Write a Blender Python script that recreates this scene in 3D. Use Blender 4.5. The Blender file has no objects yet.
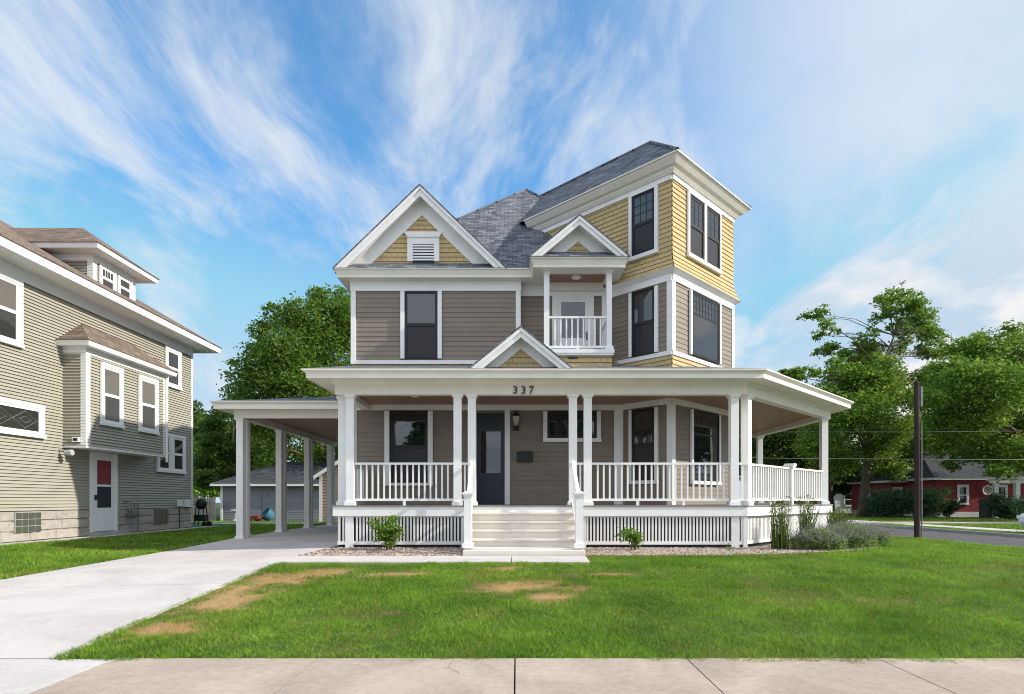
import bpy, math, random
import numpy as np
from mathutils import Vector
H = 1.38                      # eye height; heights below are measured from it
rad = math.radians
C = bpy.context.scene.collection
S2 = math.sqrt(.5)

# ------------------------------------------------------------------ ground
def sstep(t):
    t = np.clip(t, 0, 1); return t*t*(3-2*t)
def g(x, y):
    x = np.asarray(x, float); y = np.asarray(y, float)
    hi = .37*np.clip((y-5.1)/5.6, 0, 1)**.85; lo = np.interp(y, [5.1, 8.9, 13.4, 16.6, 20], [0, .18, .25, .34, .37])
    k = sstep((-4.1-x)/3.2)*(1-sstep((-8.2-x)/2.8)); a = hi*(1-k)+lo*k
    a = a*(1-.72*sstep((x-7.5)/5.5))*(1-sstep((y-24)/15))
    a = a*(1-sstep((x-12.6)/1.2)) + .05*sstep((x-12)/1.5)*(1-sstep((x-13.5)/.4))
    a = a-.09*sstep((x-13.9)/.25)*(1-sstep((x-19.5)/.25))
    a = a-.09*sstep((1.9-y)/.3)
    return a
def gr(x, y): return float(g(x, y))-H

# ------------------------------------------------------------------ materials
def M(name, col, rough=.6, var=.12, scale=6., bump=0., bscale=60., spec=.3, metal=0., stretch=(1,1,1)):
    m = bpy.data.materials.new(name); m.use_nodes = True
    n = m.node_tree.nodes; l = m.node_tree.links; b = n['Principled BSDF']
    b.inputs['Roughness'].default_value = rough; b.inputs['Metallic'].default_value = metal
    b.inputs['Specular IOR Level'].default_value = spec
    tc = n.new('ShaderNodeTexCoord'); mp = n.new('ShaderNodeMapping'); mp.inputs['Scale'].default_value = stretch
    l.new(tc.outputs['Object'], mp.inputs['Vector'])
    nz = n.new('ShaderNodeTexNoise'); nz.inputs['Scale'].default_value = scale; nz.inputs['Detail'].default_value = 6; nz.inputs['Roughness'].default_value = .65
    l.new(mp.outputs[0], nz.inputs['Vector'])
    mr = n.new('ShaderNodeMapRange'); mr.inputs[1].default_value = .3; mr.inputs[2].default_value = .7
    mr.inputs[3].default_value = 1-var; mr.inputs[4].default_value = 1+var; l.new(nz.outputs[0], mr.inputs[0])
    mx = n.new('ShaderNodeVectorMath'); mx.operation = 'MULTIPLY'; mx.inputs[0].default_value = col[:3]
    l.new(mr.outputs[0], mx.inputs[1]); l.new(mx.outputs[0], b.inputs['Base Color'])
    if bump:
        n2 = n.new('ShaderNodeTexNoise'); n2.inputs['Scale'].default_value = bscale; n2.inputs['Detail'].default_value = 4
        l.new(mp.outputs[0], n2.inputs['Vector'])
        bp = n.new('ShaderNodeBump'); bp.inputs['Strength'].default_value = bump; bp.inputs['Distance'].default_value = .01
        l.new(n2.outputs[0], bp.inputs['Height']); l.new(bp.outputs[0], b.inputs['Normal'])
    return m

def Mbrick(name, c1, c2, cm, bw, rh, mortar=.006, rough=.8, var=.2, vscale=1.2, bump=.4, fine=.0, spec=.2):
    m = bpy.data.materials.new(name); m.use_nodes = True
    n = m.node_tree.nodes; l = m.node_tree.links; b = n['Principled BSDF']
    b.inputs['Roughness'].default_value = rough; b.inputs['Specular IOR Level'].default_value = spec
    uv = n.new('ShaderNodeUVMap'); uv.uv_map = 'UVMap'
    br = n.new('ShaderNodeTexBrick'); br.inputs['Scale'].default_value = 1; br.inputs['Brick Width'].default_value = bw
    br.inputs['Row Height'].default_value = rh; br.inputs['Mortar Size'].default_value = mortar; br.inputs['Mortar Smooth'].default_value = .1
    br.inputs['Bias'].default_value = 0; br.offset = .5; br.offset_frequency = 2
    br.inputs['Color1'].default_value = (*c1, 1); br.inputs['Color2'].default_value = (*c2, 1); br.inputs['Mortar'].default_value = (*cm, 1)
    l.new(uv.outputs[0], br.inputs['Vector'])
    nz = n.new('ShaderNodeTexNoise'); nz.inputs['Scale'].default_value = vscale; nz.inputs['Detail'].default_value = 8; nz.inputs['Roughness'].default_value = .7
    l.new(uv.outputs[0], nz.inputs['Vector'])
    mr = n.new('ShaderNodeMapRange'); mr.inputs[1].default_value = .3; mr.inputs[2].default_value = .7
    mr.inputs[3].default_value = 1-var; mr.inputs[4].default_value = 1+var; l.new(nz.outputs[0], mr.inputs[0])
    mx = n.new('ShaderNodeVectorMath'); mx.operation = 'MULTIPLY'
    l.new(br.outputs['Color'], mx.inputs[0]); l.new(mr.outputs[0], mx.inputs[1]); l.new(mx.outputs[0], b.inputs['Base Color'])
    bp = n.new('ShaderNodeBump'); bp.inputs['Strength'].default_value = bump; bp.inputs['Distance'].default_value = .01; bp.invert = True
    l.new(br.outputs['Fac'], bp.inputs['Height']); l.new(bp.outputs[0], b.inputs['Normal'])
    return m

def Mleaf(name, c1, c2, trans=.35):
    m = bpy.data.materials.new(name); m.use_nodes = True
    n = m.node_tree.nodes; l = m.node_tree.links; b = n['Principled BSDF']; out = n['Material Output']
    ge = n.new('ShaderNodeNewGeometry'); rp = n.new('ShaderNodeValToRGB')
    rp.color_ramp.elements[0].color = (*c1, 1); rp.color_ramp.elements[1].color = (*c2, 1)
    l.new(ge.outputs['Random Per Island'], rp.inputs[0])
    l.new(rp.outputs[0], b.inputs['Base Color']); b.inputs['Roughness'].default_value = .65; b.inputs['Specular IOR Level'].default_value = .1
    tr = n.new('ShaderNodeBsdfTranslucent'); hs = n.new('ShaderNodeHueSaturation'); hs.inputs['Hue'].default_value = .48; hs.inputs['Value'].default_value = 1.5
    l.new(rp.outputs[0], hs.inputs['Color']); l.new(hs.outputs[0], tr.inputs['Color'])
    mx = n.new('ShaderNodeMixShader'); mx.inputs[0].default_value = trans
    l.new(b.outputs[0], mx.inputs[1]); l.new(tr.outputs[0], mx.inputs[2]); l.new(mx.outputs[0], out.inputs[0])
    return m

def Mlawn(name, blade):
    m = bpy.data.materials.new(name); m.use_nodes = True
    n = m.node_tree.nodes; l = m.node_tree.links; b = n['Principled BSDF']; out = n['Material Output']
    at = n.new('ShaderNodeAttribute'); at.attribute_name = 'dry'
    ge = n.new('ShaderNodeNewGeometry'); nz = n.new('ShaderNodeTexNoise'); nz.inputs['Scale'].default_value = 1.1; nz.inputs['Detail'].default_value = 5
    l.new(ge.outputs['Position'], nz.inputs['Vector'])
    gr_ = n.new('ShaderNodeValToRGB'); e = gr_.color_ramp.elements
    if blade:
        e[0].color = (.105, .235, .017, 1); e[0].position = .3; e[1].color = (.26, .425, .045, 1); e[1].position = .7
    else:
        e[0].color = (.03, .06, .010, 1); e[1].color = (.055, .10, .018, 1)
    l.new(nz.outputs[0], gr_.inputs[0])
    dr = n.new('ShaderNodeValToRGB'); e = dr.color_ramp.elements
    e[0].color = (.36, .22, .09, 1); e[1].color = (.55, .37, .17, 1)
    l.new(ge.outputs['Random Per Island'], dr.inputs[0])
    hv = n.new('ShaderNodeHueSaturation'); mr = n.new('ShaderNodeMapRange'); mr.inputs[3].default_value = .45; mr.inputs[4].default_value = 1.6
    l.new(ge.outputs['Random Per Island'], mr.inputs[0]); l.new(mr.outputs[0], hv.inputs['Value']); l.new(gr_.outputs[0], hv.inputs['Color'])
    mx = n.new('ShaderNodeMix'); mx.data_type = 'RGBA'
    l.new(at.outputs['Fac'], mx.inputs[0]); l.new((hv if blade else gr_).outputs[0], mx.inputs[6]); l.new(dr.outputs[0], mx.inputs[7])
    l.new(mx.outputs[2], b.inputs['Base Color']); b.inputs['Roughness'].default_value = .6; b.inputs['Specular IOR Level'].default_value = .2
    if blade:
        tr = n.new('ShaderNodeBsdfTranslucent'); ms = n.new('ShaderNodeMixShader'); ms.inputs[0].default_value = .35
        l.new(mx.outputs[2], tr.inputs['Color']); l.new(b.outputs[0], ms.inputs[1]); l.new(tr.outputs[0], ms.inputs[2]); l.new(ms.outputs[0], out.inputs[0])
    return m

def Mglass(name, col=(.012, .014, .018), rough=.015):
    m = bpy.data.materials.new(name); m.use_nodes = True
    n = m.node_tree.nodes; l = m.node_tree.links; b = n['Principled BSDF']
    b.inputs['Base Color'].default_value = (*col, 1); b.inputs['Roughness'].default_value = rough
    b.inputs['Specular IOR Level'].default_value = .5; b.inputs['IOR'].default_value = 1.95
    ge = n.new('ShaderNodeTexCoord'); nz = n.new('ShaderNodeTexNoise'); nz.inputs['Scale'].default_value = 1.3
    l.new(ge.outputs['Object'], nz.inputs['Vector'])
    bp = n.new('ShaderNodeBump'); bp.inputs['Strength'].default_value = .05; bp.inputs['Distance'].default_value = .05
    l.new(nz.outputs[0], bp.inputs['Height']); l.new(bp.outputs[0], b.inputs['Normal'])
    return m

def Mconc(name, col, var=.14, stain=.25):
    m = M(name, col, .85, var, 14, .25, 120, .2)
    n = m.node_tree.nodes; l = m.node_tree.links; b = n['Principled BSDF']
    src = b.inputs['Base Color'].links[0].from_socket
    ge = n.new('ShaderNodeNewGeometry'); nz = n.new('ShaderNodeTexNoise'); nz.inputs['Scale'].default_value = .9; nz.inputs['Detail'].default_value = 7; nz.inputs['Distortion'].default_value = 1
    l.new(ge.outputs['Position'], nz.inputs['Vector'])
    mr = n.new('ShaderNodeMapRange'); mr.inputs[1].default_value = .35; mr.inputs[2].default_value = .62; mr.inputs[3].default_value = 1-stain; mr.inputs[4].default_value = 1.04
    l.new(nz.outputs[0], mr.inputs[0])
    mr3 = n.new('ShaderNodeMapRange'); n3 = n.new('ShaderNodeTexNoise'); n3.inputs['Scale'].default_value = 160; n3.inputs['Detail'].default_value = 2
    l.new(ge.outputs['Position'], n3.inputs['Vector']); mr3.inputs[1].default_value = .3; mr3.inputs[2].default_value = .7; mr3.inputs[3].default_value = .86; mr3.inputs[4].default_value = 1.1
    l.new(n3.outputs[0], mr3.inputs[0])
    mm = n.new('ShaderNodeMath'); mm.operation = 'MULTIPLY'; l.new(mr.outputs[0], mm.inputs[0]); l.new(mr3.outputs[0], mm.inputs[1])
    vm = n.new('ShaderNodeVectorMath'); vm.operation = 'MULTIPLY'; l.new(src, vm.inputs[0]); l.new(mm.outputs[0], vm.inputs[1]); l.new(vm.outputs[0], b.inputs['Base Color'])
    return m

WHITE = M('white_trim_paint', (.83, .825, .815), .45, .06, 2.5, .012, 30)
CREAM = M('cream_trim_paint', (.80, .765, .685), .5, .06, 2.5, .012, 30)
TAUPE = Mbrick('taupe_siding_paint', (.243, .206, .167), (.22, .187, .151), (.14, .12, .10), 3.7, .118, .0012, .5, .07, 1.6, .15, spec=.3)
SHINGLE = Mbrick('yellow_wall_shingle', (.56, .435, .23), (.50, .385, .20), (.28, .20, .10), .17, .112, .005, .75, .14, 1.4, .3)
ROOF = Mbrick('grey_roof_shingle', (.215, .23, .255), (.085, .094, .115), (.05, .053, .06), .24, .115, .007, .9, .28, 7, .6)
ROOFB = Mbrick('brown_roof_shingle', (.25, .19, .15), (.15, .115, .095), (.08, .065, .05), .30, .14, .008, .9, .35, 2.2, .6)
ROOFD = Mbrick('dark_roof_shingle', (.07, .073, .085), (.04, .043, .05), (.03, .03, .035), .35, .16, .008, .9, .3, 1.5, .4)
OLIVE = Mbrick('pale_olive_vinyl_siding', (.375, .36, .295), (.35, .335, .272), (.28, .27, .21), 3.7, .08, .0012, .5, .06, 1.2, .15, spec=.3)
GREYSIDE = M('slate_siding', (.20, .205, .225), .6, .08, 2)
TANSIDE = M('tan_siding', (.30, .245, .19), .6, .08, 2)
NWHITE = M('vinyl_white', (.80, .80, .785), .45, .04, 2)
BLOCK = M('rock_face_block', (.37, .34, .30), .9, .2, 5, .9, 14, stretch=(1, 1, 1.6))
FOUND = M('foundation_concrete', (.35, .34, .32), .9, .15, 4, .3, 40)
BLACKF = M('black_window_frame', (.018, .018, .02), .35, .05, 3)
GLASS = Mglass('dark_window_glass'); INSECT = Mglass('insect_screened_glass', (.022, .02, .024), .3); INSECT.node_tree.nodes['Principled BSDF'].inputs['IOR'].default_value = 1.4; GLASSN = Mglass('old_window_glass', (.035, .036, .033), .03); GLASSN.node_tree.nodes['Principled BSDF'].inputs['IOR'].default_value = 1.5
GBLOCK = Mglass('glass_block', (.085, .095, .075), .2)
SHADE = Mglass('drawn_window_shade', (.13, .12, .10), .05); SHADE.node_tree.nodes['Principled BSDF'].inputs['IOR'].default_value = 1.45
CEIL = M('stained_beadboard', (.33, .18, .13), .45, .12, 3, .15, 20, stretch=(.4, 14, 1))
DECK = M('grey_deck_boards', (.24, .235, .23), .7, .12, 3, .2, 20, stretch=(1, 14, 1))
STEPP = M('off_white_step_paint', (.75, .705, .64), .6, .08, 2, .1, 30)
NAVY = M('navy_door_paint', (.028, .033, .045), .3, .06, 3)
IRON = M('dark_bronze_metal', (.025, .02, .018), .4, .2, 8)
LAMPG = M('lantern_glass', (.45, .42, .35), .15, .1, 5)
LIGHTD = M('ceiling_light_lens', (.85, .85, .82), .3, .02, 5)
REDC = M('red_curtain', (.24, .045, .06), .8, .15, 6)
SCREEN = M('dark_screen_and_shade', (.028, .028, .036), .5, .1, 4)  # door and vent screens, also the dark sheet standing in for under-deck shade
PIPE = M('grey_steel', (.22, .22, .22), .4, .15, 6, metal=.5)
BARK = M('bark', (.13, .095, .07), .95, .35, 5, 1., 18, stretch=(1, 1, .25))
POLEW = M('creosote_wood', (.045, .03, .027), .9, .3, 4, .5, 20, stretch=(1, 1, .12))
FENCEW = M('weathered_fence_wood', (.16, .145, .13), .9, .3, 5, .4, 20, stretch=(1, 1, .2))
ASPH = M('asphalt', (.10, .092, .095), .9, .25, 3, .4, 90)
CONC = Mconc('driveway_concrete', (.61, .57, .55), .07, .12)
WALKC = Mconc('old_sidewalk_concrete', (.49, .40, .335), .12, .2)
SOIL = M('dark_soil', (.035, .028, .02), .95, .3, 10, .5, 40)
MULCH = M('gravel_base', (.24, .17, .135), .95, .4, 25, .8, 60)
STONE = Mleaf('river_stone', (.14, .09, .07), (.62, .52, .45), 0.)
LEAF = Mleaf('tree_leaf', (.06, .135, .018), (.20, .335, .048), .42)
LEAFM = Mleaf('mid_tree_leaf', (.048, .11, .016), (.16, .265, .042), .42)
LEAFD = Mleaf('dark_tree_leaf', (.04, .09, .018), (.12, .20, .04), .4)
LEAFY = Mleaf('bright_leaf', (.07, .16, .016), (.20, .34, .045))
BUSH = Mleaf('blue_green_leaf', (.03, .075, .035), (.085, .16, .07))
REEDM = Mleaf('reed_blade', (.05, .085, .018), (.14, .20, .045))
LAVF = Mleaf('catmint_leaf', (.11, .21, .055), (.26, .37, .12)); LAVP = Mleaf('catmint_flower', (.15, .14, .15), (.30, .275, .295))
LAWNG = Mlawn('lawn_soil', False); LAWNB = Mlawn('grass_blade', True)
REDBR = Mbrick('red_painted_brick', (.33, .055, .06), (.27, .045, .05), (.22, .05, .05), .22, .075, .008, .8, .15, 1, .3)
CARW = M('white_car_paint', (.78, .79, .80), .2, .02, 2, spec=.6)
RUBBER = M('tyre_rubber', (.015, .015, .015), .85, .1, 8)
BLUEP = M('blue_plastic', (.05, .17, .24), .4, .1, 4); REDP = M('red_plastic', (.35, .04, .03), .4, .1, 4); BLACKP = M('black_plastic', (.02, .02, .022), .4, .1, 5)
GREYF = M('grey_paint', (.42, .42, .42), .5, .1, 5)

# ------------------------------------------------------------------ object helpers
WO = {}
def props(o, label=None, cat=None, group=None, kind=None):
    for k, v in (('label', label), ('category', cat), ('group', group), ('kind', kind)):
        if v: o[k] = v
    return o
def thing(name, label, cat, loc, group=None):
    o = bpy.data.objects.new(name, None); C.objects.link(o); o.location = loc; o.empty_display_size = .3
    WO[o] = Vector(loc); return props(o, label, cat, group)
def link(name, me, parent=None, loc=(0, 0, 0), rz=0):
    o = bpy.data.objects.new(name, me); C.objects.link(o); o.location = loc; o.rotation_euler[2] = rz
    if parent: o.parent = parent
    WO[o] = (WO[parent] if parent else Vector((0, 0, 0)))+Vector(loc); return o

class Fr:                       # a wall frame: s along the wall (to the right seen from outside), d outwards, z height from the eye
    def __init__(f, o, n):
        f.o = o; L = math.hypot(*n); f.n = (n[0]/L, n[1]/L); f.s = (-f.n[1], f.n[0])
    def xy(f, s, d): return (f.o[0]+s*f.s[0]+d*f.n[0], f.o[1]+s*f.s[1]+d*f.n[1])
    def rz(f): return math.atan2(f.s[1], f.s[0])
class MB:
    def __init__(m): m.v = []; m.f = []; m.uv = []; m.smooth = False
    def face(m, pts, uvs=None):
        i = len(m.v); m.v += [(p[0], p[1], p[2]+H) for p in pts]; m.f.append(tuple(range(i, i+len(pts))))
        if uvs is None:
            a = Vector(pts[1])-Vector(pts[0]); nrm = Vector((0, 0, 0))
            for k in range(1, len(pts)-1): nrm += (Vector(pts[k])-Vector(pts[0])).cross(Vector(pts[k+1])-Vector(pts[0]))
            if nrm.length < 1e-9: nrm = Vector((0, 0, 1))
            nrm.normalize(); up = Vector((0, 0, 1))-nrm*nrm.z
            if up.length < .05: up = Vector((0, 1, 0))
            up.normalize(); rt = up.cross(nrm)
            uvs = [(Vector(p).dot(rt), Vector(p).dot(up)) for p in pts]
        m.uv += uvs; return m
    def hexa(m, b, t):          # bottom 4 (ccw from above) and top 4
        m.face([b[3], b[2], b[1], b[0]]); m.face(t)
        for k in range(4):
            j = (k+1) % 4; m.face([b[k], b[j], t[j], t[k]])
        return m
    def box(m, x0, x1, y0, y1, z0, z1):
        return m.hexa([(x0, y0, z0), (x1, y0, z0), (x1, y1, z0), (x0, y1, z0)], [(x0, y0, z1), (x1, y0, z1), (x1, y1, z1), (x0, y1, z1)])
    def fbox(m, F, s0, s1, d0, d1, z0, z1):
        q = [F.xy(s0, d1), F.xy(s1, d1), F.xy(s1, d0), F.xy(s0, d0)]
        return m.hexa([(*p, z0) for p in q], [(*p, z1) for p in q])
    def poly(m, pts, z):        # flat polygon facing up
        return m.face([(p[0], p[1], z) for p in pts])
    def prism(m, pts, z0, z1):
        m.face([(p[0], p[1], z1) for p in pts]); m.face([(p[0], p[1], z0) for p in reversed(pts)])
        for k in range(len(pts)):
            a, b = pts[k], pts[(k+1) % len(pts)]; m.face([(*a, z0), (*b, z0), (*b, z1), (*a, z1)])
        return m
    def fprism(m, F, prof, d0, d1):   # profile in (s, z) extruded d0..d1 outward
        m.face([(*F.xy(s, d1), z) for s, z in prof]); m.face([(*F.xy(s, d0), z) for s, z in reversed(prof)])
        for k in range(len(prof)):
            a, b = prof[k], prof[(k+1) % len(prof)]
            m.face([(*F.xy(a[0], d0), a[1]), (*F.xy(b[0], d0), b[1]), (*F.xy(b[0], d1), b[1]), (*F.xy(a[0], d1), a[1])])
        return m
    def sweep(m, path, prof):   # profile (offset outward, z) swept along a plan path with mitres
        n = len(path); rings = []
        for i in range(n):
            ns = []
            for a, b in ((i-1, i), (i, i+1)):
                if a >= 0 and b < n:
                    dx, dy = path[b][0]-path[a][0], path[b][1]-path[a][1]; L = math.hypot(dx, dy); ns.append((dy/L, -dx/L))
            if len(ns) == 1: nx, ny = ns[0]
            else:
                sx, sy = ns[0][0]+ns[1][0], ns[0][1]+ns[1][1]; k = 2/(sx*sx+sy*sy); nx, ny = sx*k, sy*k
            rings.append([(path[i][0]+o*nx, path[i][1]+o*ny, z) for o, z in prof])
        k = len(prof)
        for i in range(n-1):
            for j in range(k):
                q = (j+1) % k; m.face([rings[i][j], rings[i+1][j], rings[i+1][q], rings[i][q]])
        m.face(rings[0][::-1]); m.face(rings[-1]); return m
    def lap(m, F, s0, s1, z0, z1, ex, th=.013, lim=None, hole=()):
        z = z0
        while z < z1-1e-4:
            t = min(z+ex, z1); thk = th
            spans = [(s0, s1)] if lim is None else [None]
            if lim is None:
                for sp in spans:
                    A = [(*F.xy(s0, thk), z), (*F.xy(s1, thk), z), (*F.xy(s1, .002), t), (*F.xy(s0, .002), t)]
                    m.face(A, [(s0, z-z0), (s1, z-z0), (s1, t-z0), (s0, t-z0)])
                    m.face([(*F.xy(s0, 0), z), (*F.xy(s1, 0), z), (*F.xy(s1, thk), z), (*F.xy(s0, thk), z)])
            else:
                a0, a1 = lim(z); b0, b1 = lim(t)
                if a1-a0 > .01:
                    A = [(*F.xy(a0, thk), z), (*F.xy(a1, thk), z), (*F.xy(b1, .002), t), (*F.xy(b0, .002), t)]
                    m.face(A, [(a0, z-z0), (a1, z-z0), (b1, t-z0), (b0, t-z0)])
                    m.face([(*F.xy(a0, 0), z), (*F.xy(a1, 0), z), (*F.xy(a1, thk), z), (*F.xy(a0, thk), z)])
            z = t
        return m
    def tube(m, pts, rs, n=8, cap=True):
        pts = [Vector(p) for p in pts]; rings = []
        for i, p in enumerate(pts):
            d = (pts[min(i+1, len(pts)-1)]-pts[max(i-1, 0)]).normalized()
            a = d.cross(Vector((0, 0, 1)) if abs(d.z) < .9 else Vector((1, 0, 0))).normalized(); b = d.cross(a)
            r = rs[i] if hasattr(rs, '__len__') else rs
            i0 = len(m.v)
            for k in range(n):
                q = p+(a*math.cos(2*math.pi*k/n)+b*math.sin(2*math.pi*k/n))*r; m.v.append((q.x, q.y, q.z+H))
            rings.append(i0)
        for i in range(len(pts)-1):
            for k in range(n):
                j = (k+1) % n; m.f.append((rings[i]+k, rings[i+1]+k, rings[i+1]+j, rings[i]+j)); m.uv += [(k/n, i), (k/n, i+1), (k/n+1/n, i+1), (k/n+1/n, i)]
        if cap:
            m.f.append(tuple(rings[0]+k for k in range(n))); m.f.append(tuple(rings[-1]+k for k in reversed(range(n)))); m.uv += [(0, 0)]*(2*n)
        return m
    def lathe(m, c, prof, n=16, ax='z'):   # profile (r, h) around an axis through c
        rings = []
        for r, h in prof:
            i0 = len(m.v)
            for k in range(n):
                a = 2*math.pi*k/n
                o = {'z': (r*math.cos(a), r*math.sin(a), h), 'y': (r*math.cos(a), h, r*math.sin(a)), 'x': (h, r*math.cos(a), r*math.sin(a))}[ax]
                m.v.append((c[0]+o[0], c[1]+o[1], c[2]+o[2]+H))
            rings.append(i0)
        for i in range(len(prof)-1):
            for k in range(n):
                j = (k+1) % n; m.f.append((rings[i]+k, rings[i]+j, rings[i+1]+j, rings[i+1]+k)); m.uv += [(0, 0)]*4
        m.f.append(tuple(rings[0]+k for k in reversed(range(n)))); m.f.append(tuple(rings[-1]+k for k in range(n))); m.uv += [(0, 0)]*(2*n)
        return m
    def mesh(m, name, mat, origin=(0, 0, 0)):
        me = bpy.data.meshes.new(name); o = origin
        me.from_pydata([(v[0]-o[0], v[1]-o[1], v[2]-o[2]) for v in m.v], [], m.f)
        uvl = me.uv_layers.new(name='UVMap'); uvl.data.foreach_set('uv', np.array(m.uv, np.float32).ravel())
        me.materials.append(mat)
        if m.smooth: me.shade_smooth()
        return me
    def build(m, name, mat, parent=None, label=None):
        me = m.mesh(name, mat, WO[parent] if parent else (0, 0, 0)); o = link(name, me, parent)
        if label: o['label'] = label
        return o
def smooth(m): m.smooth = True; return m
def world(name, mb, mat, **k): return props(mb.build(name, mat), **k)
def at(px, py, Y): return ((px-517)*Y/595, Y, (500-py)*Y/595)

# ------------------------------------------------------------------ ground, paving
def axis(parts):
    o = []
    for a, b, st in parts: o += list(np.arange(a, b, st))
    return np.array(o+[parts[-1][1]])
xs = axis([(-200, -30, 10), (-30, -12, 1.5), (-12, -7.7, .3), (-7.68, -4.02, .305), (-3.96, 15, .3), (15, 22, .25), (22, 60, 2), (60, 220, 10)])
ys = axis([(-40, 0, 2), (0, 5, .25), (5, 16, .3), (16, 45, .8), (45, 100, 5), (100, 300, 20)])
XX, YY = np.meshgrid(xs, ys)
dryspots = [(-3.35, 8.55, .62, .5), (-2.95, 9.05, .45, .32), (-3.55, 7.75, .4, .5), (-3.5, 7.0, .3, .5), (-3.55, 6.0, .38, .26), (-3.3, 7.3, .25, .3), (-1.8, 8.9, .45, .2),
            (.1, 8.0, .62, .34), (.42, 7.45, .26, .32), (-.35, 8.15, .3, .2), (.8, 8.7, .16, .14), (1.5, 8.9, .4, .13), (-.2, 9.4, .4, .16), (2.9, 9.3, .25, .12), (-1.3, 6.6, .2, .08), (4.6, 7.2, .35, .1)]
rngd = np.random.default_rng(5)
def vnoise(x, y, f, seed=0):
    v = 0
    for k in range(4):
        a = seed*1.7+k*2.1; v = v+np.sin((x*math.cos(a)+y*math.sin(a))*f*(1.9**k)+k*1.3+seed)*np.sin((-x*math.sin(a)+y*math.cos(a))*f*(1.83**k)+k*.7)/(1.5**k)
    return v
def dry(x, y):
    d = np.zeros_like(x)
    for cx, cy, rx, ry in dryspots:
        q = np.sqrt(((x-cx)/rx)**2+((y-cy)/ry)**2)+.42*vnoise(x, y, 5.)+.3*vnoise(x, y, 17., 2)
        d = np.maximum(d, np.clip((1.3-q)/.8, 0, .95))
    lo = np.clip((vnoise(x, y, 1.3, 3)-.7)*.4, 0, .14)
    return np.maximum(d, lo)
ZZ = g(XX, YY)
for x0, x1, y0, y1 in ((-7.69, -4.0, 5.15, 25.2), (-7.69, -3.5, 1.8, 5.15), (-3.9, 1.2, 9.97, 10.58), (-15, 13, 3.66, 5.09), (-11.7, -11.3, 8.2, 22)):
    ZZ = np.where((XX > x0) & (XX < x1) & (YY > y0) & (YY < y1), ZZ-.12, ZZ)
me = bpy.data.meshes.new('lawn'); nx, ny = len(xs), len(ys)
fs = [(j*nx+i, j*nx+i+1, (j+1)*nx+i+1, (j+1)*nx+i) for j in range(ny-1) for i in range(nx-1)]
me.from_pydata(np.stack([XX, YY, ZZ], -1).reshape(-1, 3).tolist(), [], fs)
a = me.attributes.new('dry', 'FLOAT', 'POINT'); a.data.foreach_set('value', np.where((np.abs(XX) < 11) & (YY < 13), dry(XX, YY), 0).astype(np.float32).ravel())
me.materials.append(LAWNG); me.shade_smooth()
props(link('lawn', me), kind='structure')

def slab(name, mat, rects, lift, thick=.06, step=.7):
    m = MB()
    for x0, x1, y0, y1 in rects:
        ny_ = max(1, int((y1-y0)/step)); nx_ = max(1, int((x1-x0)/2))
        px = np.linspace(x0, x1, nx_+1); py = np.linspace(y0, y1, ny_+1)
        z = lambda x, y: gr(x, y)+lift
        for i in range(nx_):
            for j in range(ny_):
                q = [(px[i], py[j]), (px[i+1], py[j]), (px[i+1], py[j+1]), (px[i], py[j+1])]; m.face([(*p, z(*p)) for p in q])
        for (ax, ay), (bx, by) in (((x0, y0), (x1, y0)), ((x1, y1), (x0, y1))):
            m.face([(ax, ay, z(ax, ay)-thick), (bx, by, z(bx, by)-thick), (bx, by, z(bx, by)), (ax, ay, z(ax, ay))])
        for X, o in ((x0, -1), (x1, 1)):
            for j in range(ny_):
                p, q = (X, py[j]), (X, py[j+1])
                if o < 0: p, q = q, p
                m.face([(*p, z(*p)-thick), (*q, z(*q)-thick), (*q, z(*q)), (*p, z(*p))])
    return world(name, m, mat, kind='structure')
sj = [-14.4, -12.6, -10.8, -9.3, -7.75]
slab('sidewalk', WALKC, [(a+.006, b-.006, 3.62, 5.13) for a, b in zip([-3.46, -1.72, -.017, 1.46, 3.1, 4.75, 6.4, 8.1, 9.8, 11.5], [-1.72, -.017, 1.46, 3.1, 4.75, 6.4, 8.1, 9.8, 11.5, 13.3])]+[(a+.006, b-.006, 3.62, 5.13) for a, b in zip(sj[:-1], sj[1:])], .012)
cr = MB(); rc = random.Random(8)
for x, y, dx, dy, n_ in ((-.55, 5.1, .03, -.09, 5), (-6.6, 6.1, .14, .05, 7)):
    for k in range(n_):
        x2, y2 = x+dx+rc.uniform(-.05, .05), y+dy+rc.uniform(-.03, .03); L = math.hypot(x2-x, y2-y); w_ = .0016; px, py = -(y2-y)/L*w_, (x2-x)/L*w_
        f = lambda a, b: (a, b, gr(a, b)+(.016 if b < 5.13 else .0125)); cr.face([f(x-px, y-py), f(x2-px, y2-py), f(x2+px, y2+py), f(x+px, y+py)]); x, y = x2, y2
world('pavement_crack', cr, SOIL, kind='structure')
slab('driveway', CONC, [(-7.72, -3.475, 1.7, 5.122)]+[(-7.72, -3.95, a+.006, b-.006) for a, b in zip([5.137, 8.2, 11.2, 14.3, 17.4, 20.5], [8.2, 11.2, 14.3, 17.4, 20.5, 25.2])], .008)
slab('walkway', CONC, [(-3.94, -1.6, 9.95, 10.6), (-1.588, -.1, 9.95, 10.6), (-.088, 1.22, 9.95, 10.6)], .02)
slab('neighbour_path', CONC, [(-11.75, -11.15, 8.2, 16.6), (-11.75, -11.25, 16.6, 22.5), (-13.4, -8.9, 25.2, 27.5)], .018)
world('side_street', MB().box(14.2, 19.5, -40, 160, -H-.3, -H-.075), ASPH, kind='structure')
world('front_street', MB().box(-120, 14.15, -9, 1.45, -H-.3, -H-.075), ASPH, kind='structure')
kb = MB().box(14.02, 14.17, 4, 160, -H-.2, -H+.045).box(19.53, 19.68, 4, 160, -H-.2, -H+.045)
world('kerb', kb, FOUND, kind='structure')
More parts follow.
